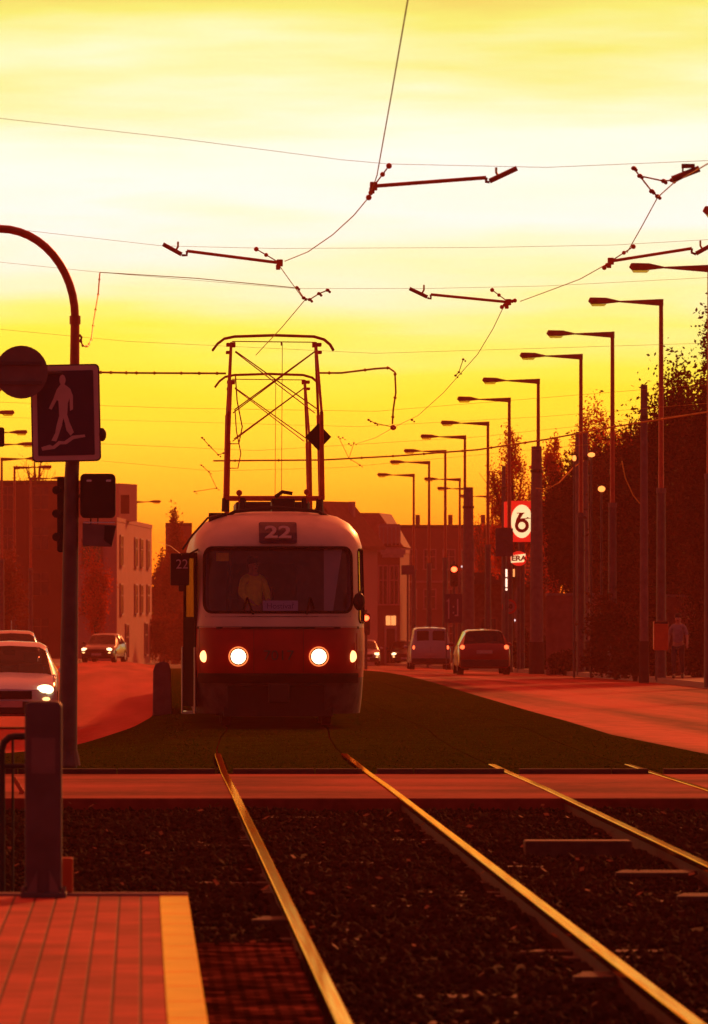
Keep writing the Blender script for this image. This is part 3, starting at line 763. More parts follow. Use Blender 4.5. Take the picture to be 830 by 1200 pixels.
def surf(s, z, off=0.):
    r, S = poly_at(min(max(z, .15), 3.1)); a = abs(s); k = 1
    while k < len(S)-1 and S[k] < a: k += 1
    t = (a-S[k-1])/(S[k]-S[k-1]); p0, p1 = r[k-1], r[k]
    x = p0[0]+(p1[0]-p0[0])*t; y = p0[1]+(p1[1]-p0[1])*t
    # smooth normal
    q0 = r[max(0, k-2)]; q1 = r[min(len(r)-1, k+1)]; tx, ty = q1[0]-q0[0], q1[1]-q0[1]; l = math.hypot(tx, ty)
    nx, ny = ty/l, -tx/l
    if a < .15: nx, ny = 0, -1
    return Vector(((x+nx*off)*(1 if s >= 0 else -1), y+ny*off, z))
def patch(s0, s1, z0, z1, rad, o0, o1, K=7, n=5):
    b = MB(); out = rr(s1-s0, z1-z0, rad, n, (s0+s1)/2, (z0+z1)/2); cs, cz = (s0+s1)/2, (z0+z1)/2; N = len(out)
    # densify outline
    dense = []
    for i in range(N):
        a, c = out[i], out[(i+1) % N]; m = max(1, int(math.dist(a, c)/.12))
        for j in range(m): dense.append((a[0]+(c[0]-a[0])*j/m, a[1]+(c[1]-a[1])*j/m))
    N = len(dense)
    for o_ in (o0, o1):
        for k in range(K):
            f = 1-k/K
            for (s, z) in dense: b.v.append(tuple(surf(cs+(s-cs)*f, cz+(z-cz)*f, o_)))
        b.v.append(tuple(surf(cs, cz, o_)))
    B = N*K+1
    for q, base in enumerate((0, B)):
        for k in range(K-1):
            for i in range(N):
                i2 = (i+1) % N; f = (base+k*N+i, base+k*N+i2, base+(k+1)*N+i2, base+(k+1)*N+i)
                b.face(f if q else f[::-1])
        for i in range(N):
            i2 = (i+1) % N; f = (base+(K-1)*N+i, base+(K-1)*N+i2, base+N*K); b.face(f if q else f[::-1])
    for i in range(N):
        i2 = (i+1) % N; b.face((i2, i, B+i, B+i2)[::-1])
    return b
def fixn(o):
    bm = bmesh.new(); bm.from_mesh(o.data); bmesh.ops.recalc_face_normals(bm, faces=bm.faces); bm.to_mesh(o.data); bm.free(); return o
def tram_body(parent):
    zs = [.20,.3,.45,.6,.72,.9,1.1,1.3,1.43,1.66,1.9,2.2,2.5,2.6,2.7,2.79,2.86,2.93,2.98,3.03,3.06,3.08,3.105]
    o = loft(zs, 0, lambda z: 0 if z < .72 else (1 if z < 1.43 else 2), None).build('body', ['skirt', 'tram_red', 'cream', 'interior'], parent)
    fixn(o)
    izs = [.80,1.1,1.43,1.7,2.2,2.5,2.62,2.72,2.8,2.87]
    cuts = [loft(izs, .07, lambda z: 3, None).build('cut', ['skirt', 'tram_red', 'cream', 'interior'])]
    wins = [(-1.13, 1.13, 1.65, 2.57, .15), (1.33, 1.98, 1.50, 2.55, .07)]
    for k in range(8):
        wins.append((2.45+k*1.28, 2.45+k*1.28+1.12, 1.52, 2.42, .09))
        if k not in (0, 3, 7): wins.append((-(2.45+k*1.28+1.12), -(2.45+k*1.28), 1.52, 2.42, .09))
    doors = [(-2.3, -1.36, .32, 2.5, .05), (-7.4, -6.35, .32, 2.5, .05), (-12.3, -11.4, .32, 2.5, .05)]
    for w in wins+doors: cuts.append(patch(*w, -.14, .1).build('cut', 'interior'))
    bx = MB().box(-.72, .66, -1.5, .75, 0, .61).build('cut', 'interior'); cuts.append(bx)
    ux = MB().box(-1.07, 1.07, .9, 13.1, 0, .5).build('cut', 'interior'); cuts.append(ux)
    for c in cuts: fixn(c); c.parent = parent
    for k, c in enumerate(cuts):
        m = o.modifiers.new('b', 'BOOLEAN'); m.operation = 'DIFFERENCE'; m.object = c; m.solver = 'EXACT'
        bpy.context.view_layer.update()
        me = bpy.data.meshes.new_from_object(o.evaluated_get(bpy.context.evaluated_depsgraph_get()))
        o.modifiers.clear(); o.data = me; me.name = 'body'
        if DEBUG:
            bm = bmesh.new(); bm.from_mesh(me); bc = bmesh.new(); bc.from_mesh(c.data); print('cut', k, len(me.polygons), round(bm.calc_volume(), 3), 'cutter', round(bc.calc_volume(), 3), sum(1 for e in bc.edges if not e.is_manifold)); bm.free(); bc.free()
    me.polygons.foreach_set('use_smooth', [True]*len(me.polygons))
    es = o.modifiers.new('edges', 'EDGE_SPLIT'); es.split_angle = R(30)
    for c in cuts: bpy.data.objects.remove(c)
    print('tram body faces', len(me.polygons))
    return o, wins, doors
TX, TD = 1.96, 97.0
tram = empty('tram', (TX, TD, gz(TX, TD)), 'red and cream tram numbered 22 with lit headlights, coming toward the camera', 'tram')
body, wins, doors = tram_body(tram)
for i, w in enumerate(wins):
    e = .004
    g = patch(w[0]+e, w[1]-e, w[2]+e, w[3]-e, w[4], -.045, -.037).build('windscreen' if i == 0 else 'window', 'tram_glass' if i == 0 else 'side_glass', tram, smooth=True); fixn(g)
# rubber gasket round the windscreen
def gasket(w, r, off, m='rubber', name='gasket', parent=None):
    out = rr(w[1]-w[0], w[3]-w[2], w[4], 5, (w[0]+w[1])/2, (w[2]+w[3])/2); d = []
    for i in range(len(out)):
        a, c = out[i], out[(i+1) % len(out)]; q = max(1, int(math.dist(a, c)/.1))
        for j in range(q): d.append(surf(a[0]+(c[0]-a[0])*j/q, a[1]+(c[1]-a[1])*j/q, off))
    d.append(d[0]); return MB().tube(d, r, 6).build(name, m, parent or tram)
gasket(wins[0], .022, 0)
gasket(wins[1], .014, 0)
# number box and number
nb = patch(-.27, .27, 2.63, 2.94, .03, 0, .03, K=4); nb = nb.build('number_box', 'sign_blue', tram)
def front_y(x, z):
    return surf(x, z).y
text('route_number', '22', .30, Matrix.Translation((0, front_y(0, 2.68)-.035, 2.78)) @ Matrix.Rotation(R(-38), 4, 'X') @ Matrix.Translation((0, -.0, 0)), 'sign_white', nb, .012, 1.3, .006)
text('fleet_number', '7017', .20, Matrix.Translation((0, front_y(0, 1.02)-.012, 1.03)), 'skirt', tram, .003, 1.1)
for sx in (-1, 1):
    p = surf(sx*.57, 1.02, .02)
    hl = MB().prism(circ(.125, 20), -.03, .05).build('headlight', 'chrome', tram, loc=p)
    b = MB().ball((0, -.03, 0), .108, .03, .108, 16, 8).build('lens', 'headlight', hl, smooth=True)
    MB().prism(circ(.142, 24), -.028, -.02).build('halo_ring', 'halo_glow', hl)  # glowing orange ring added to imitate the headlight's lens halo
    p = surf(sx*1.13, 1.02, .0)
    mk = MB().ball((0, 0, 0), .062, .045, .085, 12, 8).build('marker_lamp', 'marker_light', tram, loc=p, smooth=True)
    sk = None
patch(-1.22, 1.22, .64, .78, .02, -.01, .05).build('bumper', 'black', tram, smooth=True)
patch(-1.3, 1.3, 1.41, 1.445, .01, -.002, .012, K=3).build('trim_strip', 'dark_metal', tram)
for (a_, b_, c_, d_) in ((-1.1, 1.1, 1.585, 1.592), (-.355, -.35, .80, 1.40), (.35, .355, .80, 1.40), (-1.25, 1.25, 2.602, 2.608), (-1.245, -1.238, .8, 1.4)):
    patch(a_, b_, c_, d_, .001, -.001, .002, K=2, n=1).build('panel_seam', 'dark_metal', tram)
patch(1.25, 1.9, .84, 1.35, .01, .0, .006, K=3).build('access_panel', 'tram_red', tram)
MB().tube([surf(1.16, .86, .02), surf(1.16, 1.22, .02)], .008, 6).build('grab_bar', 'chrome', tram)
for sx, tx in ((-.36, -.44), (.40, .45)):
    a = surf(sx, 1.62, .03); c = surf(tx, 1.86, .03)
    MB().tube([a, c], .013, 6).tube([c, surf(tx-.06*(1 if sx < 0 else -1), 1.70, .02)], .014, 6).build('wiper', 'rubber', tram)
mr = MB().ball((0, 0, 0), .085, .05, .13, 12, 8).build('mirror', 'black', tram, loc=surf(1.14, 1.80, .12), smooth=True)
MB().tube([(0, 0, .1), (.05, .1, .2), (.02, .2, .1)], .012, 6).build('mirror_arm', 'black', mr)
# coupler, underframe, bogies
cp_ = MB().cbox(0, .10, .48, .22, .5, .2).cbox(0, -.12, .5, .3, .12, .28); cp_.build('coupler', 'black', tram, bevel=.02)
MB().box(-.78, .78, .3, .5, .16, .6).build('lifeguard', 'black', tram, bevel=.01)
MB().box(-1.0, 1.0, .8, 13.2, .42, .62).build('underframe', 'black', tram)
for yy in (2.9, 10.9):
    bg = MB().box(-.95, .95, yy-1.2, yy+1.2, .3, .46).build('bogie', 'black', tram)
    for dy in (-.95, .95):
        for sx in (-1, 1):
            MB().tube([(sx*.66, yy+dy, .35), (sx*.79, yy+dy, .35)], .34, 20).build('wheel', 'rust', bg)
# door: opened leaves at the front step
def leaf(p0, p1, name='door_leaf'):
    d = Vector((p1[0]-p0[0], p1[1]-p0[1], 0)); l = d.length; ang = math.atan2(d.y, d.x)
    mtx = Matrix.Translation((p0[0], p0[1], 0)) @ Matrix.Rotation(ang, 4, 'Z')
    b = MB()
    b.box(0, .05, -.02, .02, .3, 2.5, mtx).box(l-.05, l, -.02, .02, .3, 2.5, mtx).box(.05, l-.05, -.018, .018, .3, 1.5, mtx).box(.05, l-.05, -.02, .02, 1.5, 1.58, mtx).box(.05, l-.05, -.02, .02, 2.42, 2.5, mtx)
    o = b.build(name, 'rubber', tram)
    MB().box(.05, l-.05, -.006, .006, 1.58, 2.42, mtx).build('pane', 'side_glass', o); return o
e0 = surf(-1.36, 1.3); e1 = surf(-2.3, 1.3)
mid = ((e0.x+e1.x)/2-.12, (e0.y+e1.y)/2)
leaf(e0, mid); leaf(mid, e1)
for pp in ((mid[0]-.035, mid[1]-.05, .0), (e0.x-.02, e0.y-.06, 0)):
    MB().tube([(pp[0], pp[1], .2), (pp[0], pp[1], 1.15)], .016, 8).build('handrail', 'chrome', tram, smooth=True)
MB().box(mid[0]-.04, e0.x, mid[1]-.06, e1.y, .19, .225).build('door_step', 'chrome', tram)
for dd in doors[1:]:
    dm = patch(dd[0]+.01, dd[1]-.01, dd[2]+.01, dd[3]-.01, .02, -.06, -.02).build('door', 'black', tram)
    patch(dd[0]+.12, dd[1]-.12, 1.0, 2.35, .05, -.019, -.012).build('pane', 'side_glass', dm)
# side route plate
rp_ = empty('x', (0,0,0)); bpy.data.objects.remove(rp_)
pl = MB().prism(rr(.27, .46, .02), -.05, .05).build('route_plate', 'black', tram, loc=(-1.40, .62, 2.26), bevel=.01)
text('plate_number', '22', .19, Matrix.Translation((.03, -.056, .07)), 'sign_white', pl, .003, .95)
MB().tube([(.1, 0, .2), (.28, .2, .3)], .015, 6).build('plate_bracket', 'black', pl)
# interior
MB().box(-1.05, 1.05, 1.7, 12.6, .81, .88).build('floor', 'interior', tram)
fl2 = MB().vprism([(x, y) for x, y in ringpts(1.0, .09)]+[(1.1, 1.9), (-1.1, 1.9)], .81, .87).build('cab_floor', 'interior', tram)
MB().vprism([(x, y) for x, y in ringpts(1.5, .10)]+[(1.1, 1.55), (.9, .95), (-.9, .95), (-1.1, 1.55)], 1.30, 1.60).build('dashboard', 'interior', tram)
pt = MB().box(-1.13, -.72, 2.0, 2.04, .88, 2.75).box(.30, 1.13, 2.0, 2.04, .88, 2.75).box(-.72, .30, 2.0, 2.04, 2.35, 2.75).build('cab_partition', 'interior', tram)
MB().prism([(.66,1.60),(.78,1.60),(.92,2.55),(.66,2.55)], .62, .64).build('pale_slat', 'paint_silver', tram)  # pale slanted strip standing behind the windscreen
MB().box(-.88, -.70, .72, .74, 2.38, 2.5).build('sun_visor', 'yellow_cloth', tram)
MB().tube([(-.68, .75, 1.6), (-.68, .75, 2.6)], .022, 8).build('cab_pole', 'dark_metal', tram)
cd = MB().prism(rr(.50, .16, .01), -.006, .006).build('destination_card', 'card', tram, loc=(.03, surf(0, 1.72).y+.10, 1.735))
text('card_text', 'Hostiva\u0159', .115, Matrix.Translation((0, -.008, 0)), 'card_ink', cd, .001)
st = MB().box(-.26, .26, -.25, .25, .45, .55).box(-.26, .26, .2, .3, .55, 1.15).tube([(0,0,0),(0,0,.45)], .05).build('driver_seat', 'seat_fabric', tram, loc=(-.30, 1.55, .87), bevel=.03)
for k in range(6):
    for sx in (-.75, .75): MB().box(-.22, .22, -.2, .2, .4, .48).box(-.22, .22, .16, .22, .48, .95).box(-.2, .2, -.02, .02, 0, .4).build('passenger_seat', 'seat_fabric', tram, loc=(sx, 3.2+k*1.5, .88))
# roof equipment
DP = 99.7; sp = F/DP; zg = gz(TX, TD)
def P(px, py, dy=0): return Vector(((px-CX)/sp-TX, DP-TD+dy, EYE-(py-CY)/sp-zg))
def roof_z(): return 3.1
panto = MB().tube([P(262, 584, -.3), P(380, 584, -.3)], .035, 8).tube([P(262, 584, .5), P(380, 584, .5)], .035, 8).tube([P(266, 584, -.4), P(266, 584, .6)], .03).tube([P(374, 584, -.4), P(374, 584, .6)], .03).build('pantograph', 'brown_metal', tram)
for (x0_, x1_) in ((268, 271), (374, 370)):
    k = 1 if x0_ < 320 else -1
    for sy in (-1, 1):
        MB().tube([P(x0_-3*k, 583, sy*.25), P(x0_-1*k, 485, sy*.95)], [.042, .028], 8).build('lower_arm', 'brown_metal', panto)
        MB().tube([P(x0_-1*k, 485, sy*.95), P(x1_, 402, sy*.12)], .020, 8).build('upper_arm', 'brown_metal', panto)
    b = MB().cbox(*P(x0_, 404), .07, .3, .05); b.cbox(*P(x0_+6*k, 404), .05, .3, .07); b.cbox(*P(x0_, 413), .08, .3, .04); b.build('spring_box', 'sign_red', panto, bevel=.008)
for sy in (-1, 1):
    MB().tube([P(276, 412, sy*.16), P(371, 482, sy*.9)], .009, 6).tube([P(369, 412, sy*.16), P(274, 482, sy*.9)], .009, 6).build('cross_brace', 'brown_metal', panto)
MB().tube([P(x, y, -.12) for x, y in ((249,411),(255,403),(263,397),(275,394.5),(322,393),(368,394.5),(380,398),(387,404),(391,411))], .019, 8).build('collector_bow', 'brown_metal', panto)
MB().tube([P(x, y, .14) for x, y in ((249,411),(255,403),(263,397),(275,394.5),(322,393),(368,394.5),(380,398),(387,404),(391,411))], .015, 8).build('collector_bow', 'brown_metal', panto)
MB().tube([P(272, 400), P(370, 401)], .008, 6).tube([P(330, 400), P(330, 405)], .012, 6).build('cross_rod', 'brown_metal', panto)
MB().tube([P(331, 402), P(330, 582)], .005, 5).build('pull_rope', 'wire', panto)
MB().tube([P(276, 440), P(278, 470), P(284, 500), P(280, 520), P(268, 520)], .010, 6).build('cable_loop', 'brown_metal', panto)
dg = MB().prism([(0,.20),(-.19,0),(0,-.20),(.19,0)], -.012, .012).build('diamond_plate', 'black', panto, loc=P(372, 513, -.55))
MB().tube([(0, .012, .25), (0, .012, -.3)], .012, 6).build('plate_rod', 'brown_metal', dg)
for px in (264, 284, 335, 357, 374):
    MB().tube([P(px, 584, -.3), P(px, 600, -.3)], [.05, .06], 10).build('roof_insulator', 'dark_metal', tram)
MB().box(P(318, 0).x, P(345, 0).x, 2.3, 3.2, 3.06, 3.30).build('roof_box', 'black', tram, bevel=.02)
MB().tube([P(322, 583, -.5), P(330, 577, -.5), P(342, 579, -.5)], .03).build('roof_terminal', 'black', tram)
MB().ball(P(280, 578, -.35), .045, .03, .045, 10, 8).tube([P(280, 578, -.35), P(280, 590, -.35)], .012, 6).build('horn', 'brown_metal', tram)
MB().ball(P(359, 577, -.35), .045, .03, .045, 10, 8).tube([P(359, 577, -.35), P(359, 590, -.35)], .012, 6).build('horn', 'brown_metal', tram)
MB().tube([(-.74, 1.6, 3.02), (-.6, 1.5, 3.10), (0, 1.42, 3.16), (.6, 1.5, 3.10), (.74, 1.6, 3.02)], .028, 8).build('roof_rail', 'black', tram)
MB().box(-.55, .55, 4.2, 7, 3.1, 3.28).build('resistor_box', 'dark_metal', tram, bevel=.03)
MB().tube([(-.80, 1.3, 3.06), (-1.0, .95, 3.0), (-1.22, .8, 2.75), (-1.36, .65, 2.55)], .016, 6).build('roof_cable', 'black', tram)
MB().box(-.98, -.72, 1.4, 1.6, 2.93, 3.08).build('cable_box', 'black', tram, bevel=.01)
# second coupled car
skip = ('headlight', 'marker_lamp', 'destination_card', 'driver_seat', 'sun_visor')
tram2 = tram.copy(); COL.objects.link(tram2); tram2.location = (2.16, TD+15.0, gz(2, TD+15.0))
tag(tram2, 'second tram car coupled behind the front one, only its pantograph showing above the roof', 'tram')
for c in list(tram.children):
    if c.name.split('.')[0] in skip: continue
    dup(c, None, parent=tram2)
for c in [k for k in bpy.data.objects if k.name.startswith('diamond_plate.')]: 
    for k in list(c.children): bpy.data.objects.remove(k)
    bpy.data.objects.remove(c)
# ------------------------------------------------------------------ people
def skinned(name, pts, edges, rad, m, parent, sub=2, root=0):
    me = bpy.data.meshes.new(name); me.from_pydata(pts, edges, []); me.materials.append(M[m])
    o = bpy.data.objects.new(name, me); COL.objects.link(o)
    if parent: o.parent = parent
    sk = o.modifiers.new('skin', 'SKIN'); sk.use_smooth_shade = True
    if not me.skin_vertices: me.attributes  # layer made by the modifier
    bm = bmesh.new(); bm.from_mesh(me); ly = bm.verts.layers.skin.verify(); bm.verts.ensure_lookup_table()
    for i, v in enumerate(bm.verts):
        r = rad[i]; v[ly].radius = r if isinstance(r, tuple) else (r, r); v[ly].use_root = (i == root)
    bm.to_mesh(me); bm.free()
    s = o.modifiers.new('sub', 'SUBSURF'); s.levels = sub; s.render_levels = sub
    return o
def person(loc, rz, label, arms, legs, shirt, trousers, hair='hair', scale=1., lean=0.):
    """arms: [(elbow, wrist)]*2 (left, right offsets); legs: [(knee, ankle, toe)]*2"""
    r = empty('person', loc, label, 'person', rz=rz); r.scale = (scale,)*3
    V = [(0,0,.95),(0,0,1.12),(0,-.01,1.30),(0,0,1.46),(0,-.005,1.53),(0,-.015,1.60),(0,-.02,1.69)]
    E = [(0,1),(1,2),(2,3),(3,4),(4,5),(5,6)]; RD = [(.15,.11),(.13,.10),(.16,.11),(.08,.075),(.052,.055),(.072,.088),(.068,.085)]
    def add(p, r_, pr): V.append(tuple(p)); RD.append(r_); E.append((pr, len(V)-1)); return len(V)-1
    tor = {}
    shv = [(V[0][0], V[0][1], .93)]+V[1:4]; 
    SV = [(0,0,.93),(0,0,1.12),(0,-.01,1.30),(0,0,1.45)]; SE = [(0,1),(1,2),(2,3)]; SR = [(.175,.135),(.155,.125),(.18,.135),(.095,.09)]
    TV = [(0,0,.99)]; TE = []; TR = [(.165,.13)]
    for k, sx in enumerate((-1, 1)):
        el, wr = arms[k]
        a = add((sx*.17, 0, 1.42), .058, 3); b_ = add(el, .043, a); w = add(wr, .028, b_)
        d = (Vector(wr)-Vector(el)).normalized(); side = Vector((sx*.6, -1, 0)).normalized(); side = (side-d*side.dot(d)).normalized()
        pm = Vector(wr)+d*.07; q = add(pm, (.036, .022), w)
        for f, ln in enumerate((.075, .085, .08, .06)):
            o_ = side*(.027-.018*f); m1 = add(pm+d*.02+o_, .0095, q); m2 = add(pm+d*(.02+ln*.55)+o_+Vector((0, -.008, 0)), .009, m1); add(pm+d*(.02+ln)+o_*.9+Vector((0, -.022, 0)), .008, m2)
        t1 = add(Vector(wr)+d*.03+side*.042, .011, w); add(Vector(wr)+d*.07+side*.06, .009, t1)
        SV.append((sx*.17, 0, 1.41)); SR.append(.075); SE.append((3, len(SV)-1)); i0 = len(SV)-1
        SV.append(tuple(el)); SR.append(.060); SE.append((i0, len(SV)-1)); i1 = len(SV)-1
        if shirt[1]: SV.append(tuple(Vector(el).lerp(Vector(wr), .92))); SR.append(.045); SE.append((i1, len(SV)-1))
        kn, an, to = legs[k]
        h_ = add((sx*.09, 0, .88), .085, 0); kk = add(kn, .055, h_); aa = add(an, .036, kk); add(to, (.036, .026), aa)
        TV.append((sx*.095, 0, .86)); TR.append(.10); TE.append((0, len(TV)-1)); j = len(TV)-1
        TV.append(tuple(kn)); TR.append(.070); TE.append((j, len(TV)-1)); TV.append(tuple(Vector(kn).lerp(Vector(an), .93))); TR.append(.056); TE.append((len(TV)-2, len(TV)-1))
        bt = MB(); an_, to_ = Vector(an), Vector(to); d2 = (to_-an_); 
        bt.tube([an_+Vector((0,.04,-.035)), an_+Vector((0,-.04,-.03)), to_+Vector((0,-.02,-.0)), to_+Vector((0,-.07,-.005))], [.042,.048,.044,.025], 10)
        bt.build('shoe', 'black', r, smooth=True)
    nz_ = add((0, -.125, 1.635), .012, 5)
    for sx in (-1, 1): add((sx*.085, .0, 1.635), .014, 5)
    bd = skinned('body', V, E, RD, 'skin', r)
    skinned('shirt', SV, SE, SR, shirt[0], r); skinned('trousers', TV, TE, TR, trousers, r)
    hb = MB().ball((0, .012, 1.705), .098, .105, .095, 14, 10).ball((0, .045, 1.64), .085, .07, .09, 12, 8); hb.build('hair', hair, r, smooth=True)
    for sx in (-1, 1): MB().ball((sx*.032, -.108, 1.655), .011, .007, .008, 8, 6).build('eye', 'black', bd)
    MB().cbox(0, -.106, 1.59, .045, .008, .01).build('mouth', 'seat_fabric', bd)
    return r
dl = [((-.10,0,.5),(-.10,.02,.09),(-.11,-.12,.04)), ((.10,0,.5),(.10,.02,.09),(.11,-.12,.04))]
person((TX-.345, TD+1.12, gz(TX, TD)+.87), R(24), 'person in a bright yellow top and dark hair at the tram controls behind the windscreen',
       [((-.24,-.06,1.17),(-.17,-.26,1.06)), ((.24,-.04,1.16),(.15,-.26,1.06))], dl, ('yellow_cloth', True), 'denim', scale=.885)
wd = at(795, 800, 177)
wl = [((-.11,-.12,.50),(-.11,-.02,.10),(-.11,-.15,.045)), ((.10,.05,.50),(.10,.22,.13),(.10,.12,.05))]
person((wd.x, 177, gz(14, 177)+.125), R(-12), 'person in light grey top and blue trousers walking by the orange box',
       [((-.25,.06,1.17),(-.27,-.06,.95)), ((.25,-.03,1.17),(.27,-.16,.97))], wl, ('grey_cloth', False), 'denim', scale=.95)
# ------------------------------------------------------------------ cars
def car(loc, rz, label, paint, kind='hatch', head=None, tail=None, cat='car', plate=True, antenna=False):
    r = empty('parked_car' if False else ('van' if kind == 'van' else 'car'), loc, label, cat, 'cars on the roads', rz)
    if kind == 'hatch':
        Lc, Wc = 4.0, .85
        ST = [(0,.32,.62,.66,.80,.72),(.10,.22,.66,.72,.93,.76),(.35,.20,.70,.80,1,.78),(.9,.2,.80,.90,1,.76),(1.15,.2,.86,.93,1,.74),(1.85,.2,.90,1.38,1,.60),(2.1,.2,.91,1.44,1,.60),(2.55,.2,.92,1.46,1,.59),(2.62,.2,.92,1.46,1,.59),(3.25,.2,.94,1.43,1,.58),(3.40,.2,.95,1.40,1,.575),(3.82,.22,.97,1.02,.97,.68),(3.95,.26,.9,.93,.92,.70),(4.0,.34,.8,.84,.82,.66)]
        ws, rw, sides = 4, 10, (5, 6, 8)
    elif kind == 'estate':
        Lc, Wc = 4.3, .86
        ST = [(0,.32,.62,.66,.80,.72),(.10,.22,.66,.72,.93,.76),(.35,.20,.70,.82,1,.78),(1.0,.2,.82,.92,1,.76),(1.25,.2,.88,.96,1,.74),(1.95,.2,.93,1.40,1,.60),(2.2,.2,.94,1.47,1,.60),(2.65,.2,.95,1.49,1,.59),(2.72,.2,.95,1.49,1,.59),(3.35,.2,.96,1.48,1,.58),(3.95,.2,.97,1.45,1,.575),(4.18,.22,.98,1.03,.98,.68),(4.26,.26,.9,.93,.94,.70),(4.3,.36,.8,.84,.86,.66)]
        ws, rw, sides = 4, 10, (5, 6, 8, 9)
    else:
        Lc, Wc = 4.2, .88
        ST = [(0,.32,.66,.70,.80,.72),(.10,.24,.74,.80,.93,.76),(.35,.22,.82,.92,1,.78),(.8,.22,.92,1.02,1,.78),(1.0,.22,.98,1.06,1,.76),(1.6,.22,1.02,1.62,1,.68),(1.9,.22,1.03,1.80,1,.68),(2.4,.22,1.04,1.84,1,.68),(2.48,.22,1.04,1.84,1,.68),(3.2,.22,1.05,1.84,1,.68),(4.02,.22,1.06,1.80,1,.67),(4.12,.24,1.05,1.35,1,.73),(4.17,.28,1.0,1.06,.98,.80),(4.2,.36,.9,.95,.92,.78)]
        ws, rw, sides = 4, 10, (5, 6)
    b = MB(); panes = {}; SEC = []
    for (y, zl, zb, zt, wf, wt) in ST:
        w = Wc*wf; t = wt
        half = [(0, zl), (w*.86, zl), (w, zl+.10), (w*1.0, (zl+zb)/2+.05), (w*.965, zb), (t+.03 if zt-zb > .3 else t, zt-.07 if zt-zb > .3 else (zb+zt)/2), (t*.86, zt-.01), (0, zt+.015)]
        SEC.append([(x, y, z) for x, z in half]+[(-x, y, z) for x, z in reversed(half[1:-1])])
    n = len(SEC[0])
    for q in SEC: b.v += q
    glass = set()
    for i in (5, 6, 7, 8): glass.add((ws, i)); glass.add((rw, i))
    for j in sides:
        glass.add((j, 4)); glass.add((j, 9))
    if kind == 'van':
        for i in (5, 6, 7, 8): glass.discard((rw, i))
    for j in range(len(ST)-1):
        for i in range(n):
            i2 = (i+1) % n; f = (j*n+i, j*n+i2, (j+1)*n+i2, (j+1)*n+i)
            if (j, i) in glass: panes.setdefault('windshield' if j == ws else ('rear_window' if j == rw else ('side_window', i, j if j < 7 else 8)), []).append(f)
            else: b.face(f)
    b.face(list(reversed(range(n)))); b.face([(len(ST)-1)*n+i for i in range(n)])
    bd = b.build('body', paint, r, smooth=True)
    for key, fs in panes.items():
        g = MB(); used = sorted({i for f in fs for i in f}); mp_ = {v: i for i, v in enumerate(used)}; g.v = [b.v[i] for i in used]
        for f in fs: g.face([mp_[i] for i in f])
        g.build(key if isinstance(key, str) else key[0], 'car_glass', r, smooth=True)
    if kind == 'van':
        for sx in (-1, 1): MB().prism(rr(.52, .50, .07, cx=sx*.34, cy=1.45), 4.10, 4.135).build('rear_window', 'window_dark', r)
        MB().box(-.006, .006, 4.17, 4.205, .45, 1.0).build('door_gap', 'black', r)
    MB().box(-Wc*.9, Wc*.9, -.03, .12, .24, .46).build('front_bumper', 'black' if kind != 'hatch' else 'dark_metal', r, bevel=.03)
    MB().box(-Wc*.92, Wc*.92, Lc-.14, Lc+.04, .26, .50).build('rear_bumper', 'black' if kind == 'van' else 'dark_metal', r, bevel=.03)
    MB().box(-.42, .42, -.022, .04, .50, .64).build('grille', 'black', r, bevel=.01)
    for yy in (.78, Lc-.75):
        for sx in (-1, 1):
            w = MB().tube([(sx*(Wc-.20), yy, .31), (sx*(Wc+.005), yy, .31)], .31, 20).build('wheel', 'rubber', r)
            MB().tube([(sx*(Wc-.02), yy, .31), (sx*(Wc+.012), yy, .31)], .19, 14).build('rim', 'paint_silver', w)
    for sx in (-1, 1):
        on = head if head else 'paint_silver'
        MB().ball((sx*.64, .09, .66), .15, .12, .085, 14, 8).build('headlight', on, r, smooth=True)
        if head: MB().ball((sx*.66, .02, .50), .07, .05, .035, 10, 6).build('indicator', 'marker_light', r, smooth=True)
        zt_ = .98 if kind == 'van' else .93
        MB().ball((sx*(Wc*.84), Lc-.10, zt_-.03), .085, .12, .13 if kind == 'van' else .085, 12, 8).build('tail_light', tail or 'sign_red', r, smooth=True)
        MB().ball((sx*(Wc+.10), 1.42, .98), .10, .05, .07, 10, 6).build('mirror', paint, r, smooth=True)
    if plate:
        MB().box(-.26, .26, -.045, -.035, .36, .47).build('front_plate', 'plate', r)
        MB().box(-.26, .26, Lc+.015, Lc+.045, .70 if kind != 'van' else .62, .81 if kind != 'van' else .73).build('rear_plate', 'plate', r)
    if antenna: MB().tube([(0, 2.0, 1.46), (0, 2.05, 1.75)], .012, 6).build('antenna', 'paint_silver', r)
    for sx in (-.36, .36):
        s = MB().box(sx-.22, sx+.22, 2.2, 2.3, .5, 1.08).box(sx-.12, sx+.12, 2.22, 2.30, 1.10, 1.28).build('front_seat', 'interior', r, bevel=.03)
    MB().box(-.1, .1, 1.72, 1.75, 1.24, 1.31).build('rear_view_mirror', 'black', r)
    MB().tube([(-.12, -.0+.2, .90), (-.5, .35, .92)], .004, 4)
    return r
x = -2.27; car((x, 116, gz(x, 116)), 0, 'white car with bright headlight on the left road, nearest car partly behind the mast', 'paint_white', head='headlight')
x = -3.64; car((x, 190, gz(x, 190)), 0, 'silver car with roof antenna following behind the nearest white car', 'paint_silver', head='headlight_far', antenna=True)
x = (113-CX)*345/F; car((x, 345, gz(x, 345)), R(-11), 'dark car with bright headlights far up the left road by the pale building', 'paint_dark', head='headlight_far')
x = (505-CX)*296/F; car((x, 300.2, gz(x, 296)), PI, 'light silver van driving away, seen from behind with two rear windows', 'paint_silver', 'van', tail='tail_light', cat='van')
x = (568-CX)*225/F; car((x, 229.3, gz(x, 225)), PI, 'dark red car driving away with lit tail lights, right of the van', 'paint_red', 'estate', tail='tail_light')
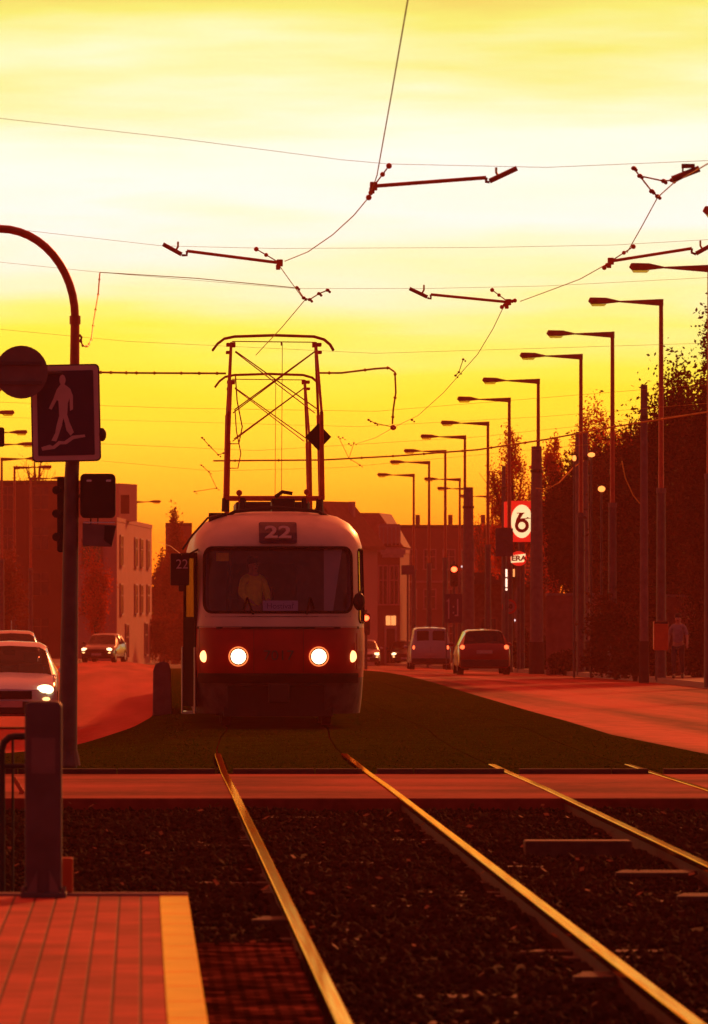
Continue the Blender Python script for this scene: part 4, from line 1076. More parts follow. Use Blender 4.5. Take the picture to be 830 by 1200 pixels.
x = (475-CX)*398/F; car((x, 398, gz(x, 398)), 0, 'distant oncoming car with bright headlights just left of the van', 'paint_dark', head='headlight_far')
x = (428-CX)*380/F; car((x, 380, gz(x, 380)), 0, 'distant oncoming car half hidden by the right side of the tram', 'paint_silver', head='headlight_far')
# ------------------------------------------------------------------ barrier, signs, signals
bar = MB().prism([(-.16,0),(-.15,.76),(-.11,.88),(.02,.92),(.12,.88),(.15,.76),(.17,0)], 0, 40).build('concrete_barrier', 'concrete', loc=(.36, 115.5, gz(.4, 115.5)-.03), bevel=.02)
bar.rotation_euler = (R(-.62), 0, R(-.25))
tag(bar, 'long low concrete barrier with rounded top between the left road and the tram', 'barrier')
def post_thing(name, px, d, h, label, cat, r=.04, side=14, m='pole'):
    x = (px-CX)*d/F; o = empty(name, (x, d, gz(x, d)), label, cat); MB().tube([(0,0,0),(0,0,h)], r, 10).build('post', m, o); return o
def loc_z(py, d, x=14): return EYE-(py-CY)*d/F-gz(x, d)
# glowing pylon
d = 252; o = post_thing('pylon_sign', 611.5, d, loc_z(636, d), 'glowing red pylon sign with round white emblem beside the trees', 'pylon sign', .12)
w = 27*d/F; zc = loc_z(611, d); hh = 48*d/F
pn = MB().prism(rr(w, hh, .03, cy=zc), -.15, .15).build('panel', 'sign_red_glow', o)
def ellipse(rx, ry, n=32): return [(rx*math.cos(2*PI*i/n), ry*math.sin(2*PI*i/n)) for i in range(n)]
MB().prism([(x_, z_+zc) for x_, z_ in ellipse(w*.47, 19.5*d/F)], -.165, -.151).build('emblem_field', 'sign_glow', pn)
# emblem: ring, slanted stem, bar
k = d/F
b = MB(); rin, rout = 4.2*k, 8.3*k; nn = 28; cz = zc-5*k; cxx = 0
v0 = len(b.v)
for y_ in (-.185, -.166):
    for q in range(nn):
        a = 2*PI*q/nn
        b.v.append((cxx+rout*math.cos(a), y_, cz+rout*math.sin(a))); b.v.append((cxx+rin*math.cos(a), y_, cz+rin*math.sin(a)))
for q in range(nn):
    q2 = (q+1) % nn; A, B_, C_, D_ = 2*q, 2*q2, 2*q2+1, 2*q+1; o2_ = 2*nn
    b.face((A, B_, C_, D_)); b.face((A+o2_, D_+o2_, C_+o2_, B_+o2_)); b.face((A, A+o2_, B_+o2_, B_)); b.face((D_, C_, C_+o2_, D_+o2_))
b.prism([(-8*k, cz+2*k), (-4.5*k, cz+4*k), (2.6*k, cz+15.2*k), (-2.5*k, cz+15.2*k), (-6.5*k, cz+8*k)], -.187, -.167)
b.prism([(-6*k, cz+15.2*k), (3.2*k, cz+15.2*k), (3.2*k, cz+14*k), (-6*k, cz+14*k)], -.189, -.168)
b.prism([(-2*k, cz+8.4*k), (10*k, cz+9.2*k), (10*k, cz+8.2*k), (-2*k, cz+7.2*k)], -.191, -.169)
b.build('emblem', 'sign_red', pn)
MB().box(-20.5*k, -17*k, -.1, .1, loc_z(618, d), loc_z(588, d)).build('side_panel', 'sign_red_glow', o)
# oval sign under it
o = post_thing('oval_sign', 608, d-1, loc_z(660, d), 'small oval red and white lit sign below the glowing pylon sign', 'sign', .07)
zc2 = loc_z(655, d); pn = MB().prism([(x_, z_+zc2) for x_, z_ in ellipse(9.5*k, 8.6*k)], -.1, .1).build('panel', 'sign_red_glow', o)
MB().prism([(-9*k, zc2-5*k), (6*k, zc2-4*k), (8*k, zc2+5.5*k), (-9*k, zc2+3.5*k)], -.115, -.102).build('letter_band', 'sign_glow', pn)
text('letters', 'ERA', .26, Matrix.Translation((0, -.125, zc2)), 'sign_red', pn, .004, 1.2, .012)
# price display strips
o = post_thing('price_display', 593.5, 232, loc_z(668, 232), 'thin pylon with two bright white vertical light strips over the red car', 'display', .08)
for y0_, y1_, dx_ in ((667, 676, 0), (678, 688, 0), (689.5, 692, 0), (667, 676, 8)):
    MB().box(dx_*k-.03, dx_*k+.03, -.14, -.09, loc_z(y1_, 232), loc_z(y0_, 232)).build('light_strip', 'strip_glow' if dx_ == 0 else 'warm_window', o)
for px, py, m_, lb in ((607, 670, 'blue_glow', 'tiny blue lamp under the oval sign'), (603, 727, 'white_glow', 'tiny white lamp right of the round speed sign post'), (594, 724, 'white_glow', 'tiny white lamp just below the round speed sign')):
    o = post_thing('marker_lamp', px, 330, loc_z(py, 330), lb, 'lamp', .03)
    MB().ball((0, -.04, loc_z(py, 330)), .06, None, None, 8, 6).build('bulb', m_, o)
# grey board
d = 243; o = post_thing('information_board', 591, d, loc_z(620, d), 'dark blue grey rectangular board on a post in front of the pylon sign', 'board', .05)
MB().prism(rr(20.5*d/F, 33*d/F, .03, cy=loc_z(635.5, d)), -.10, -.04).build('panel', 'sign_grey', o)
for q in range(3): MB().tube([(-.22+.1*q, -.105, loc_z(628+5*q, d)), (.1+.05*q, -.105, loc_z(630+5*q, d))], .02, 6).build('arrow_line', 'pole', o)
# speed sign
d = 247; o = post_thing('speed_sign', 597, d, loc_z(703, d), 'round speed limit sign reading 50 right above the red car', 'sign', .035)
zc3 = loc_z(711, d)
MB().prism([(x_, z_+zc3) for x_, z_ in circ(.27, 24)], -.06, -.04).build('rim', 'sign_red', o)
MB().prism([(x_, z_+zc3) for x_, z_ in circ(.195, 24)], -.066, -.061).build('face', 'plaster_pink', o)
text('number', '50', .22, Matrix.Translation((0, -.071, zc3)), 'black', o, .003, 1, .006)
# lane arrow sign + traffic light
def tlight(px, py, d, label, top=1.2):
    z = loc_z(py, d); o = post_thing('traffic_light', px, d, z+.35, label, 'traffic light', .06)
    hb = MB().prism(rr(.34, .95, .06, cy=z-.28), -.28, -.07).build('housing', 'black', o)
    for q, m_ in enumerate(('signal_red', 'black', 'black')):
        MB().ball((0, -.29, z-.30*q), .13 if q == 0 else .10, .03, .13 if q == 0 else .10, 14, 8).build('lens', m_, hb)
        MB().tube([(-.11,-.30,z-.30*q+.07),(-.06,-.42,z-.3*q+.11),(.06,-.42,z-.3*q+.11),(.11,-.30,z-.30*q+.07)], .015, 6).build('visor', 'black', hb)
    return o
tlight(532, 667, 296, 'traffic light showing red above the lane arrow sign')
tlight(429, 724, 300, 'traffic light showing red at the right edge of the tram')
MB().box(0, .5, -.05, .05, 0, .01)
ol = empty('small_lamp', at(542, 664, 296), 'tiny white light just right of the red traffic light', 'lamp'); MB().ball((0,0,0), .05, None, None, 8, 6).build('bulb', 'white_glow', ol); MB().tube([(-.35, .05, -.05), (0, .03, 0)], .015, 6).build('bracket', 'black', ol)
d = 290; k = d/F; o = empty('lane_sign', (at(531.5, 0, d).x, d, gz(13, d)), 'dark blue lane sign with two white arrows below the red traffic light', 'sign')
for sx in (-.3, .3): MB().tube([(sx, .03, 0), (sx, .03, loc_z(698, d))], .03, 8).build('post', 'pole', o)
zc4 = loc_z(713, d); MB().prism(rr(21*k, 34*k, .04, cy=zc4), -.03, 0).build('panel', 'sign_blue', o)
b = MB(); w = 1.5*k
b.box(-5.5*k-w/2, -5.5*k+w/2, -.045, -.032, zc4-12*k, zc4+10*k); b.box(5*k-w/2, 5*k+w/2, -.045, -.032, zc4-9*k, zc4+11*k)
b.prism([(-8.5*k, zc4+8*k), (-5*k, zc4+12*k), (-5*k, zc4+8.5*k)], -.047, -.033); b.prism([(5*k, zc4-9*k), (1.5*k, zc4-9*k), (1.5*k, zc4-7.5*k), (5*k, zc4-7.5*k)], -.047, -.033)
b.box(-.7*k, .7*k, -.045, -.032, zc4+1*k, zc4+3*k); b.box(-.7*k, .7*k, -.045, -.032, zc4-6*k, zc4-4*k)
b.build('arrows', 'sign_white', o)
# hanging sign (small dark) far
o = post_thing('hanging_sign', 478, 330, loc_z(662, 330), 'small dark sign hanging from an arm over the road left of the flat roof', 'sign', .05)
MB().prism(rr(15*330/F, 11*330/F, .02, cy=loc_z(668, 330)), -.1, -.06).build('panel', 'sign_grey', o)
# orange box by lamp
d = 174; px = at(774.5, 0, d).x; o = empty('litter_box', (px, d, gz(14, d)+.12), 'orange red box on a thin post beside the lamp pole at right', 'box')
MB().prism(rr(.37, .74, .04, cy=loc_z(745, d)-.12), -.15, .15).build('box', 'orange_paint', o, bevel=.01)
MB().box(-.17, .17, -.165, -.15, loc_z(731, d)-.12, loc_z(729, d)-.10).build('slot_hood', 'dark_metal', o)
MB().tube([(-.12, 0, 0), (-.12, 0, 1.0)], .025, 8).build('post', 'pole', o)
# lights in the trees
for px, py, lb in ((693, 533, 'bright street light among the trees, right one of the upper pair'), (673, 537, 'small street light among the trees, left one of the upper pair'), (705, 573, 'round street light lower among the trees')):
    o = post_thing('lantern', px, 205, loc_z(py, 205)+.05, lb, 'lantern', .035)
    MB().ball((0, -.1, loc_z(py, 205)), .11 if px != 673 else .06, .08, .07 if px == 693 else .09, 12, 8).build('bulb', 'lamp_glow', o)
    MB().box(-.12, .12, -.2, .02, loc_z(py, 205)+.09, loc_z(py, 205)+.13).build('cap', 'dark_metal', o)
# ------------------------------------------------------------------ buildings
def wall_frame(o, p0, p1, zb, cols, rows, w, h, m='window_dark', frame='window_frame', lit=None, proto={}):
    """windows on the vertical wall p0->p1 (local xy), facing the left-hand normal side (towards -y for +x walls)"""
    d = Vector((p1[0]-p0[0], p1[1]-p0[1])); l = d.length; ang = math.atan2(d.y, d.x)
    for u in cols:
        for z in rows:
            key = (w, h, m, frame)
            if key not in proto:
                f = MB(); t = .09
                f.box(-w/2-t, -w/2, -.05, .03, -t, h+t).box(w/2, w/2+t, -.05, .03, -t, h+t).box(-w/2, w/2, -.05, .03, h, h+t).box(-w/2-t*1.6, w/2+t*1.6, -.12, .03, -t, 0)
                f.box(-.03, .03, -.04, .02, 0, h).box(-w/2, w/2, -.04, .02, h*.62, h*.62+.05)
                fo = f.build('window', frame); po = MB().box(-w/2, w/2, -.012, .012, 0, h).build('pane', m, fo); proto[key] = (fo, po); fo.parent = o
            else:
                fo = proto[key][0].copy(); COL.objects.link(fo); fo.parent = o; po = proto[key][1].copy(); COL.objects.link(po); po.parent = fo
            q = Vector(p0)+d*(u/l)
            fo.location = (q.x+math.sin(ang)*.045, q.y-math.cos(ang)*.045, zb+z); fo.rotation_euler = (0, 0, ang)
def block(name, pts, z0, z1, label, m, cat='building', parapet=.25, roofm='dark_metal'):
    o = empty(name, (pts[0][0], pts[0][1], z0), label, cat); q = [(x-pts[0][0], y-pts[0][1]) for x, y in pts]
    MB().vprism(q, -.5, z1-z0).build('wall', m, o)
    c = Vector((sum(x for x, _ in q)/len(q), sum(y for _, y in q)/len(q)))
    e = [tuple(c+(Vector(p_)-c)*1.012) for p_ in q]
    MB().vprism(e, z1-z0+.002, z1-z0+parapet).build('roof', roofm, o)
    return o, q
# brown block at left
z0 = gz(-8, 420)
o, q = block('apartment_block', [(-22, 420), (-3.5, 420), (-3.5, 434), (-22, 434)], z0, at(0, 563, 420).z-.25, 'long brown flat-roofed block behind the left road', 'plaster_brown')
wall_frame(o, q[0], q[1], 0, [1.5+i*2.05 for i in range(9)], [1.2, 4.0, 6.8, 9.3], .95, 1.35, frame='plaster_brown')
for i in range(10): MB().box(.5+i*2.05-.07, .5+i*2.05+.07, -.14, -.002, 0, 11.0).build('pilaster', 'plaster_pink' if i % 3 == 0 else 'plaster_brown', o)
MB().box(11.0, 12.4, -.18, -.002, 3.2, 5.0).build('poster_panel', 'plaster_pink', o)
# pale building
z0 = gz(-2, 390)
def wpt(px, d): return ((px-CX)*d/F, d)
A = wpt(137, 390); B2 = wpt(178, 432); C2 = (-5.5, 452); D2 = wpt(92, 392)
o, q = block('pale_building', [D2, A, B2, C2], z0, at(0, 606, 390).z-.25, 'pale pink three storey building with tall windows by the left road', 'plaster_pink', roofm='plaster_pink')
ll = math.dist(A, B2)
wall_frame(o, q[1], q[2], 0, [ll*.10, ll*.50, ll*.66, ll*.86], [2.7, 5.5], 2.6, 1.65)
wall_frame(o, q[1], q[2], 0, [ll*.25, ll*.80], [0.1], 3.0, 1.9)
wall_frame(o, q[0], q[1], 0, [.7, 1.5], [2.7, 5.5], .6, 1.4, frame='plaster_red')
ph = MB().vprism([(q[1][0]+.1, q[1][1]+8), (q[1][0]+1.15, q[1][1]+12), (q[1][0]-.8, q[1][1]+20), (q[1][0]-2.2, q[1][1]+14)], at(0, 606, 390).z-z0-.1, at(0, 567, 400).z-z0).build('roof_house', 'plaster_pink', o)
MB().box(q[1][0]+.2, q[1][0]+.7, q[1][1]+7.6, q[1][1]+7.7, 8.5, 9.6).build('roof_vent', 'black', o)
# box behind trees
z0 = gz(2, 560); o, q = block('flat_house', [wpt(194, 560), wpt(225, 560), wpt(225, 575), wpt(194, 575)], z0, at(0, 612, 560).z-.3, 'plain dark flat-roofed house showing over the trees left of the tram', 'plaster_brown')
wall_frame(o, q[0], q[1], 0, [.7, 1.5], [3, 6], .6, 1.2)
# house with gable right of the tram
def gable(name, cx, cy, w, ln, ze, zr, yaw, label, z0, wallm, roofm='roof_tile'):
    o = empty(name, (cx, cy, z0), label, 'house', rz=yaw)
    MB().prism([(-w/2, -.6), (w/2, -.6), (w/2, ze), (0, zr-.15), (-w/2, ze)], 0, ln).build('wall', wallm, o)
    rf = MB()
    for s in (-1, 1): rf.prism([(0, zr), (s*(w/2+.35), ze-.25), (s*(w/2+.35), ze-.05), (0, zr+.2)][::s], -.3, ln+.3)
    ro = rf.build('roof', roofm, o)
    MB().box(w*.12, w*.12+.3, ln*.7, ln*.7+.3, zr-1.0, zr+.2).build('chimney', wallm, ro)
    return o
z0 = gz(12, 385)
o = gable('gable_house', 10.3, 386, 3.6, 3.2, 6.8, 9.1, R(-30), 'narrow gabled house with red tiled roof right behind the tram', z0, 'plaster_pink')
wall_frame(o, (-1.9, 0), (1.9, 0), 0, [.9, 2.9], [.9, 3.9], .9, 1.7)
# bigger corner house
z0 = gz(13, 400); zt = at(0, 641, 400).z
P0, P1, P2, P3 = wpt(405, 400), wpt(469, 400), wpt(480, 414), wpt(412, 416)
o, q = block('corner_house', [P0, P1, P2, P3], z0, zt-.3, 'tall plastered corner house with dark hipped roof and cornice, right of the tram', 'plaster_red', 'house', .3, 'plaster_pink')
hz_ = zt-z0
b = MB(); c0 = [(q[0][0]-.2, q[0][1]-.1), (q[1][0]+.2, q[1][1]-.1), (q[2][0]+.1, q[2][1]), (q[3][0], q[3][1])]
cin = [(q[0][0]+.4, q[0][1]+4), (q[1][0]-1.1, q[1][1]+4), (q[2][0]-1.2, q[2][1]-3), (q[3][0]+.4, q[3][1]-3)]
b.v = [(x_, y_, hz_+.02) for x_, y_ in c0]+[(x_, y_, at(0, 601, 404).z-z0) for x_, y_ in cin]
b.face((3,2,1,0)); b.face((4,5,6,7))
for i in range(4): j = (i+1) % 4; b.face((i, j, 4+j, 4+i))
b.build('hipped_roof', 'roof_tile', o)
MB().box(2.05, 3.5, -.45, -.30, hz_-.45, hz_-.12).box(2.15, 3.4, -.40, -.20, hz_-.62, hz_-.46).build('cornice', 'window_frame', o)
bl = MB()
for i in range(6): bl.box(1.95+i*.24, 2.02+i*.24, -.3, -.22, hz_+.1, hz_+1.15)
bl.box(1.9, 3.25, -.31, -.21, hz_+1.16, hz_+1.24); bl.build('balustrade', 'window_frame', o)
MB().box(2.0, 3.2, .1, 1.2, hz_+.2, hz_+1.35).build('dormer', 'plaster_pink', o)
wall_frame(o, (0, -.0), (q[1][0], 0), 0, [.5, 1.35, 2.2, 2.85], [3.6], .42, 2.2, frame='plaster_pink')
wall_frame(o, (0, 0), (q[1][0], 0), 0, [.5, 1.35], [.9], .42, 1.5, frame='plaster_pink')
lw = MB().box(2.37, 2.95, -.06, -.002, 2.35, 2.9).build('lit_window', 'warm_window', o); MB().box(2.64, 2.67, -.08, -.061, 2.35, 2.9).build('glazing_bar', 'black', lw)
MB().box(2.28, 2.40, -.08, -.003, .1, 2.15).box(2.90, 3.02, -.08, -.003, .1, 2.15).box(2.28, 3.02, -.1, -.003, 2.15, 2.27).build('door_frame', 'window_frame', o)
MB().box(2.41, 2.89, -.05, -.002, .1, 2.14).build('door', 'window_dark', o)
# flat long block
z0 = gz(18, 480); o, q = block('long_block', [wpt(468, 480), wpt(650, 480), wpt(650, 494), wpt(468, 494)], z0, at(0, 615, 480).z-.25, 'long flat-roofed red hazy block closing the street behind the cars', 'plaster_red')
wall_frame(o, q[0], q[1], 0, [.8+i*1.35 for i in range(8)], [1.2, 3.8, 6.6], .75, 1.3, frame='plaster_pink')
MB().box(0, q[1][0], -.08, -.002, 5.6, 5.75).build('string_course', 'plaster_pink', o)
for i in range(4): MB().box(1.2+i*2.3, 1.5+i*2.3, 1, 1.4, 9.7, 10.4).build('chimney', 'plaster_red', o)
# filling station building with canopy
z0 = gz(15, 335); o, q = block('station_shop', [wpt(556, 335), wpt(640, 335), wpt(640, 345), wpt(556, 345)], z0, at(0, 672, 335).z-.2, 'low dark shop building with flat canopy behind the red car', 'shop_brick')
cn = MB().box(-.6, 4.4, -3, 0-.01, 4.1, 4.45).build('canopy', 'dark_metal', o); 
for xx in (-.3, 1.9): MB().tube([(xx, -2.7, 0), (xx, -2.7, 4.1)], .1).build('column', 'concrete', cn)
wall_frame(o, q[0], q[1], 0, [.7, 1.9], [.8], .7, 1.6, frame='plaster_red')
# garden walls
def gwall(px0, px1, d, yt, label, m='brick_wall'):
    a, c = wpt(px0, d), wpt(px1, d); z0 = gz(16, d)
    o = empty('garden_wall', (a[0], d, z0), label, 'wall'); w = c[0]-a[0]; h = loc_z(yt, d, 16)
    MB().box(0, w, 0, .25, -.2, h).build('wall', m, o); MB().box(-.05, w+.05, -.05, .30, h+.002, h+.08).build('coping', 'kerb', o)
    n = max(2, int(w/1.6))
    for i in range(n+1): MB().box(w*i/n-.06, w*i/n+.06, -.05, -.002, 0, h-.02).build('pilaster', m, o)
gwall(642, 712, 226, 698, 'reddish garden wall seen under the trees between two concrete masts')
gwall(782, 812, 193, 700, 'reddish wall section behind the walking person')
gwall(812, 900, 232, 718, 'low wall section at the right edge of the photo')
# ------------------------------------------------------------------ vegetation
def tree(px, d, ytop, wpx, label, leafm, n=9000, leaf=.07, name='tree', zb=.25, dens=1., group=None, shape=1., x=None, cl=46, spread=.16, trunk=True):
    s = F/d; x = (px-CX)/s if x is None else x; z0 = gz(x, d); H = EYE-(ytop-CY)/s-z0; w = wpx/s/2
    o = empty(name, (x, d, z0), label, 'tree' if name == 'tree' else 'bush', group)
    zc = H*(zb+1)/2; rz_ = H*(1-zb)/2
    r0 = np.random.default_rng(int(px*7+d))
    # cluster centres on an irregular shell and inside
    u = r0.normal(size=(cl, 3)); u /= np.linalg.norm(u, axis=1)[:, None]
    rad = r0.uniform(.35, .95, cl)[:, None]
    c = u*rad*np.array([w, w, rz_]); 
    tp = 1-.35*shape*(c[:, 2:3]/rz_); c[:, :2] *= tp; c[:, 2] += zc
    idx = r0.integers(0, cl, n); sz = r0.uniform(.6, 1.25, cl)[idx][:, None]
    sg = np.array([w, w, rz_*.8])*spread
    p = c[idx]+r0.normal(size=(n, 3))*sg*sz
    p[:, 2] = np.maximum(p[:, 2], .08)
    a = r0.normal(size=(n, 3)); a /= np.linalg.norm(a, axis=1)[:, None]; bb = r0.normal(size=(n, 3)); bb -= a*(a*bb).sum(1)[:, None]; bb /= np.linalg.norm(bb, axis=1)[:, None]
    L_ = leaf*r0.uniform(.6, 1.4, (n, 1))
    v = np.stack([p-a*L_, p-bb*L_*.55, p+a*L_, p+bb*L_*.55], 1)
    raw('crown', v.reshape(-1, 3), np.arange(n*4).reshape(-1, 4), leafm, o)
    b = MB(); tr = max(.05, H*.018)
    top = zc+rz_*.5
    pts = [Vector((0, 0, -.1))]+[Vector((r0.normal(0, .06*w), r0.normal(0, .06*w), top*t)) for t in (.25, .5, .75, 1)]
    b.tube(pts, [tr*1.5, tr*1.1, tr*.8, tr*.5, tr*.2], 8)
    for q in range(min(cl, 26)):
        cc = Vector(c[q]); t0 = min(.95, max(.2, (cc.z*.55)/top)); st_ = Vector((0, 0, 0)).lerp(pts[-1], t0)
        md = st_.lerp(cc, .5)+Vector((0, 0, .1*H*r0.random()*.5))
        b.tube([st_, md, cc], [tr*.42, tr*.25, tr*.08], 5)
        for e in range(3):
            b.tube([md.lerp(cc, .5), cc+Vector(tuple(r0.normal(0, .28*w, 3)))], [tr*.12, tr*.03], 4)
    b.build('trunk', 'bark', o)
    return o
G = 'trees on the right side of the street'
tree(858, 190, 345, 122, 'tallest dark tree at the right edge of the photo', 'leaf_dark', 80000, .06, zb=.03, group=G, cl=170, shape=.25)
tree(800, 202, 448, 110, 'dark tree behind the slender mast and tallest lamp', 'leaf_dark', 80000, .065, zb=.03, group=G, cl=170, shape=.35, spread=.2)
tree(757, 210, 492, 110, 'dark tree directly right of the lamp with the round street light', 'leaf_dark', 80000, .065, zb=.03, group=G, cl=170, shape=.35, spread=.2)
tree(708, 246, 525, 84, 'broad dark tree behind the thick concrete mast', 'leaf_dark', 48000, .07, zb=.30, group=G, cl=110, shape=.4, spread=.2)
tree(678, 240, 545, 76, 'dark rounded tree right of the glowing pylon sign', 'leaf_dark', 42000, .07, zb=.32, group=G, cl=90, shape=.4, spread=.2)
tree(697, 262, 462, 86, 'thin crowned autumn tree showing twigs against the sky', 'leaf_rust', 11000, .055, zb=.3, group=G, cl=60, spread=.12)
tree(740, 255, 468, 70, 'thin crowned autumn tree between the two tallest lamps', 'leaf_rust', 12000, .055, zb=.3, group=G, cl=60, spread=.12)
tree(652, 285, 505, 64, 'loose autumn tree directly above the glowing pylon sign', 'leaf_rust', 13000, .06, zb=.3, group=G, cl=60, spread=.12)
tree(600, 300, 505, 66, 'loose rusty leaved tree left of the glowing pylon sign', 'leaf_rust', 10000, .06, zb=.36, group=G, cl=60, spread=.11)
tree(568, 420, 590, 40, 'small distant bare tree right of the flat-topped mast', 'leaf_rust', 700, .07, zb=.4, group=G, cl=30, spread=.12)
G = 'bushes along the right pavement'
for px, d, yt, w, lb in ((722, 196, 690, 60, 'large dark bush left of the slender mast'), (745, 188, 745, 50, 'low dark bush at the foot of the slender mast'), (662, 221, 762, 40, 'low dark bush under the garden wall'), (632, 245, 738, 30, 'small dark bush at the foot of the mast by the pylon sign'),
                     (705, 205, 752, 40, 'low dark bush right of the thick concrete mast'), (822, 184, 726, 44, 'dark bush at the right edge behind the walking person'), (775, 190, 765, 36, 'low dark bush behind the orange box'), (612, 262, 742, 24, 'narrow bush right of the red car')):
    tree(px, d, yt, w, lb, 'leaf_dark', 4200, .06, name='bush', zb=0., group=G, cl=24, spread=.22)
G = 'trees on the left side of the street'
tree(112, 388, 640, 40, 'small autumn tree in front of the pale building', 'leaf_rust', 5200, .07, zb=.2, group=G, cl=50, shape=.2, spread=.2)
tree(6, 350, 640, 46, 'orange autumn tree at the left edge over the silver car', 'leaf_brown', 6000, .07, zb=.15, group=G, cl=50, shape=.2, spread=.2)
tree(40, 450, 500, 70, 'bare thin tree rising above the brown block', 'leaf_rust', 500, .06, zb=.4, group=G, cl=50, spread=.12)
tree(205, 470, 606, 34, 'dark tree left of the tram roof', 'leaf_brown', 9000, .12, zb=.1, group=G, cl=40)
tree(190, 500, 640, 30, 'lower dark tree between the pale building and the tram', 'leaf_brown', 8000, .12, zb=.05, group=G, cl=40)
tree(222, 490, 632, 40, 'dark tree partly hidden behind the tram roof', 'leaf_brown', 8000, .12, zb=.05, group=G, cl=40)
tree(192, 430, 716, 34, 'low dark bush behind the concrete barrier', 'leaf_brown', 6000, .10, name='bush', zb=0, group=G, cl=30, spread=.22)
tree(214, 420, 712, 30, 'low dark bush beside the left flank of the tram', 'leaf_brown', 6000, .10, name='bush', zb=0, group=G, cl=30, spread=.22)
# ------------------------------------------------------------------ haze
HAZE = .00055
if HAZE:
    hm = bpy.data.materials.new('haze'); hm.use_nodes = True; nt = hm.node_tree; nt.nodes.clear()
    out = nt.nodes.new('ShaderNodeOutputMaterial'); pv = nt.nodes.new('ShaderNodeVolumePrincipled')
    pv.inputs['Color'].default_value = (.94, .25, .17, 1); pv.inputs['Density'].default_value = HAZE; pv.inputs['Anisotropy'].default_value = .2
    nt.links.new(pv.outputs[0], out.inputs['Volume'])
    MATS['haze'] = hm
    hz = MB().box(-1500, 1500, -80, 1500, -6.5, 15).build('haze', 'haze'); tag(hz, kind='stuff')
    tag(hz, 'thin reddish evening haze over the whole street', 'haze', kind='stuff')
# ------------------------------------------------------------------ sky, sun, camera
w = bpy.data.worlds.new('World'); scn.world = w; w.use_nodes = True; nt = w.node_tree; nt.nodes.clear()
N = nt.nodes.new; LK = nt.links.new
out = N('ShaderNodeOutputWorld'); bg = N('ShaderNodeBackground'); tc = N('ShaderNodeTexCoord'); sx = N('ShaderNodeSeparateXYZ')
LK(tc.outputs['Generated'], sx.inputs[0])
mp = N('ShaderNodeMapping'); mp.inputs['Scale'].default_value = (14, 3, 120); mp.inputs['Rotation'].default_value = (0, R(-3), 0)
nz = N('ShaderNodeTexNoise'); nz.inputs['Scale'].default_value = 1.0; nz.inputs['Detail'].default_value = 4; nz.inputs['Roughness'].default_value = .5
LK(tc.outputs['Generated'], mp.inputs[0]); LK(mp.outputs[0], nz.inputs['Vector'])
def math_(op, a, b_=None, c=None):
    n = N('ShaderNodeMath'); n.operation = op
    for i, v in enumerate((a, b_, c)):
        if v is None: continue
        if isinstance(v, (int, float)): n.inputs[i].default_value = v
        else: LK(v, n.inputs[i])
    return n.outputs[0]
off = math_('MULTIPLY', math_('SUBTRACT', nz.outputs['Fac'], .5), .030)
amp = math_('MULTIPLY', off, math_('MINIMUM', math_('MAXIMUM', math_('MULTIPLY', sx.outputs['Z'], 22), .1), 1.5))
zz = math_('ADD', sx.outputs['Z'], amp)
t = math_('DIVIDE', zz, .125)
rp = N('ShaderNodeValToRGB'); LK(t, rp.inputs['Fac']); cr = rp.color_ramp
stops = [(0,(2.5,.48,.01)),(.0125,(2.2,.68,.028)),(.0225,(1.85,.92,.05)),(.0288,(1.6,1.0,.05)),(.034,(1.25,1.06,.09)),(.0385,(1.2,1.08,.22)),(.0465,(1.15,1.1,.62)),(.0575,(1.12,1.12,.98)),(.0665,(1.12,1.12,.88)),(.0765,(1.05,1.04,.50)),(.086,(1,.93,.20)),(.098,(.95,.62,.12)),(.125,(.85,.3,.08))]
while len(cr.elements) > 1: cr.elements.remove(cr.elements[-1])
for i, (p_, c_) in enumerate(stops):
    e = cr.elements[0] if i == 0 else cr.elements.new(p_/.125)
    e.position = p_/.125; e.color = (*c_, 1)
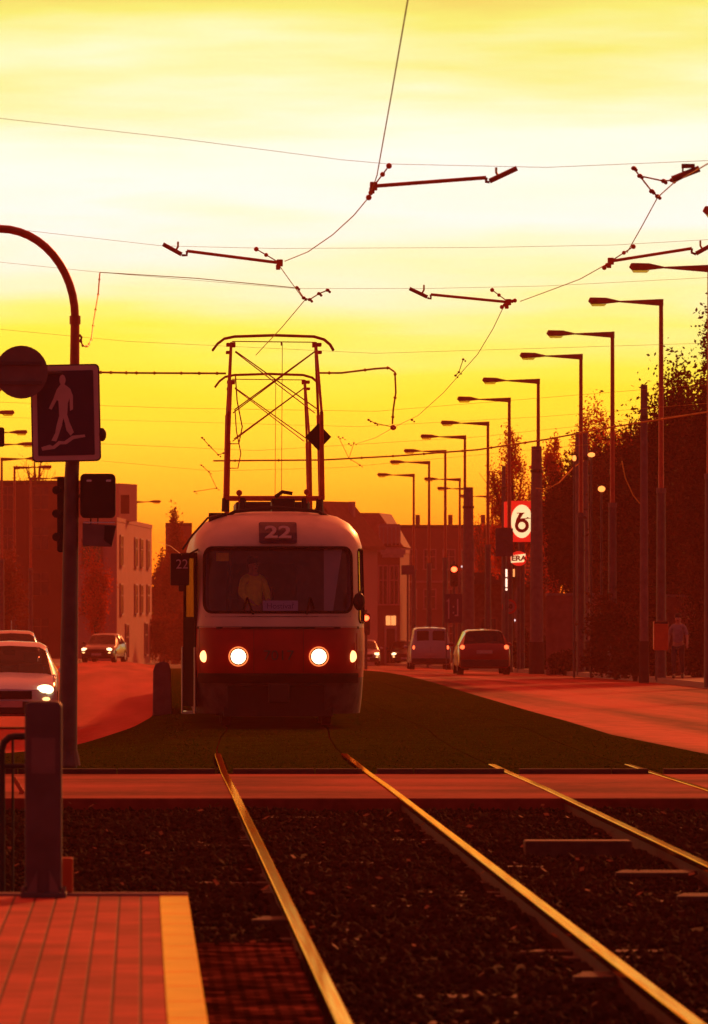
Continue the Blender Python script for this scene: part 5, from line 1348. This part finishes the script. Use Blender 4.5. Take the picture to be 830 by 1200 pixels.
# high sky: flat red-orange put in above the frame to light the scene
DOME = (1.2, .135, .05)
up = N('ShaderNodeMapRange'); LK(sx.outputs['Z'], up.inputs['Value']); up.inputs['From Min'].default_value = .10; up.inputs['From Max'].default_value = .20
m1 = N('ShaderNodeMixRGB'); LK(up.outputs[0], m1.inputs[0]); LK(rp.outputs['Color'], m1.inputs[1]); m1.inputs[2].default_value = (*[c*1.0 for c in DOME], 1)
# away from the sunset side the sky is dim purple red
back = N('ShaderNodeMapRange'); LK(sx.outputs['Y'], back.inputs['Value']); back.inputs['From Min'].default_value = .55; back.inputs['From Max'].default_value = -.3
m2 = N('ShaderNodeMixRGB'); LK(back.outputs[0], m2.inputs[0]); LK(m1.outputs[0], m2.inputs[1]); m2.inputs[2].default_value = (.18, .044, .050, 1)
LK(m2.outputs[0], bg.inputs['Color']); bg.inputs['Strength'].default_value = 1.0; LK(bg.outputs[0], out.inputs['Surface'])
sl = bpy.data.lights.new('Sun', 'SUN'); sl.energy = 2.8; sl.angle = R(4); sl.color = (1, .24, .06)
so = bpy.data.objects.new('Sun', sl); COL.objects.link(so)
el, az = R(13), R(16)     # sun ahead of the camera, to the right
dv = Vector((math.sin(az)*math.cos(el), math.cos(az)*math.cos(el), math.sin(el)))
so.rotation_euler = dv.to_track_quat('Z', 'Y').to_euler()
cam = bpy.data.cameras.new('Camera'); co = bpy.data.objects.new('Camera', cam); COL.objects.link(co); scn.camera = co
co.location = (0, 0, EYE); co.rotation_euler = (R(90), 0, 0)
cam.sensor_fit = 'HORIZONTAL'; cam.sensor_width = 36; cam.lens = 36*F/830; cam.shift_x = (415-CX)/830; cam.shift_y = (CY-600)/830*-1*-1
cam.clip_start = 1; cam.clip_end = 9000
cam.dof.use_dof = True; cam.dof.focus_distance = 98; cam.dof.aperture_fstop = 16
scn.view_settings.view_transform = 'Standard'; scn.view_settings.look = 'None'; scn.view_settings.gamma = 1; scn.view_settings.exposure = 0
scn.render.resolution_x = 708; scn.render.resolution_y = 1024
scn.cycles.max_bounces = 5; scn.cycles.transparent_max_bounces = 12; scn.cycles.volume_bounces = 0
scn.cycles.use_denoising = True
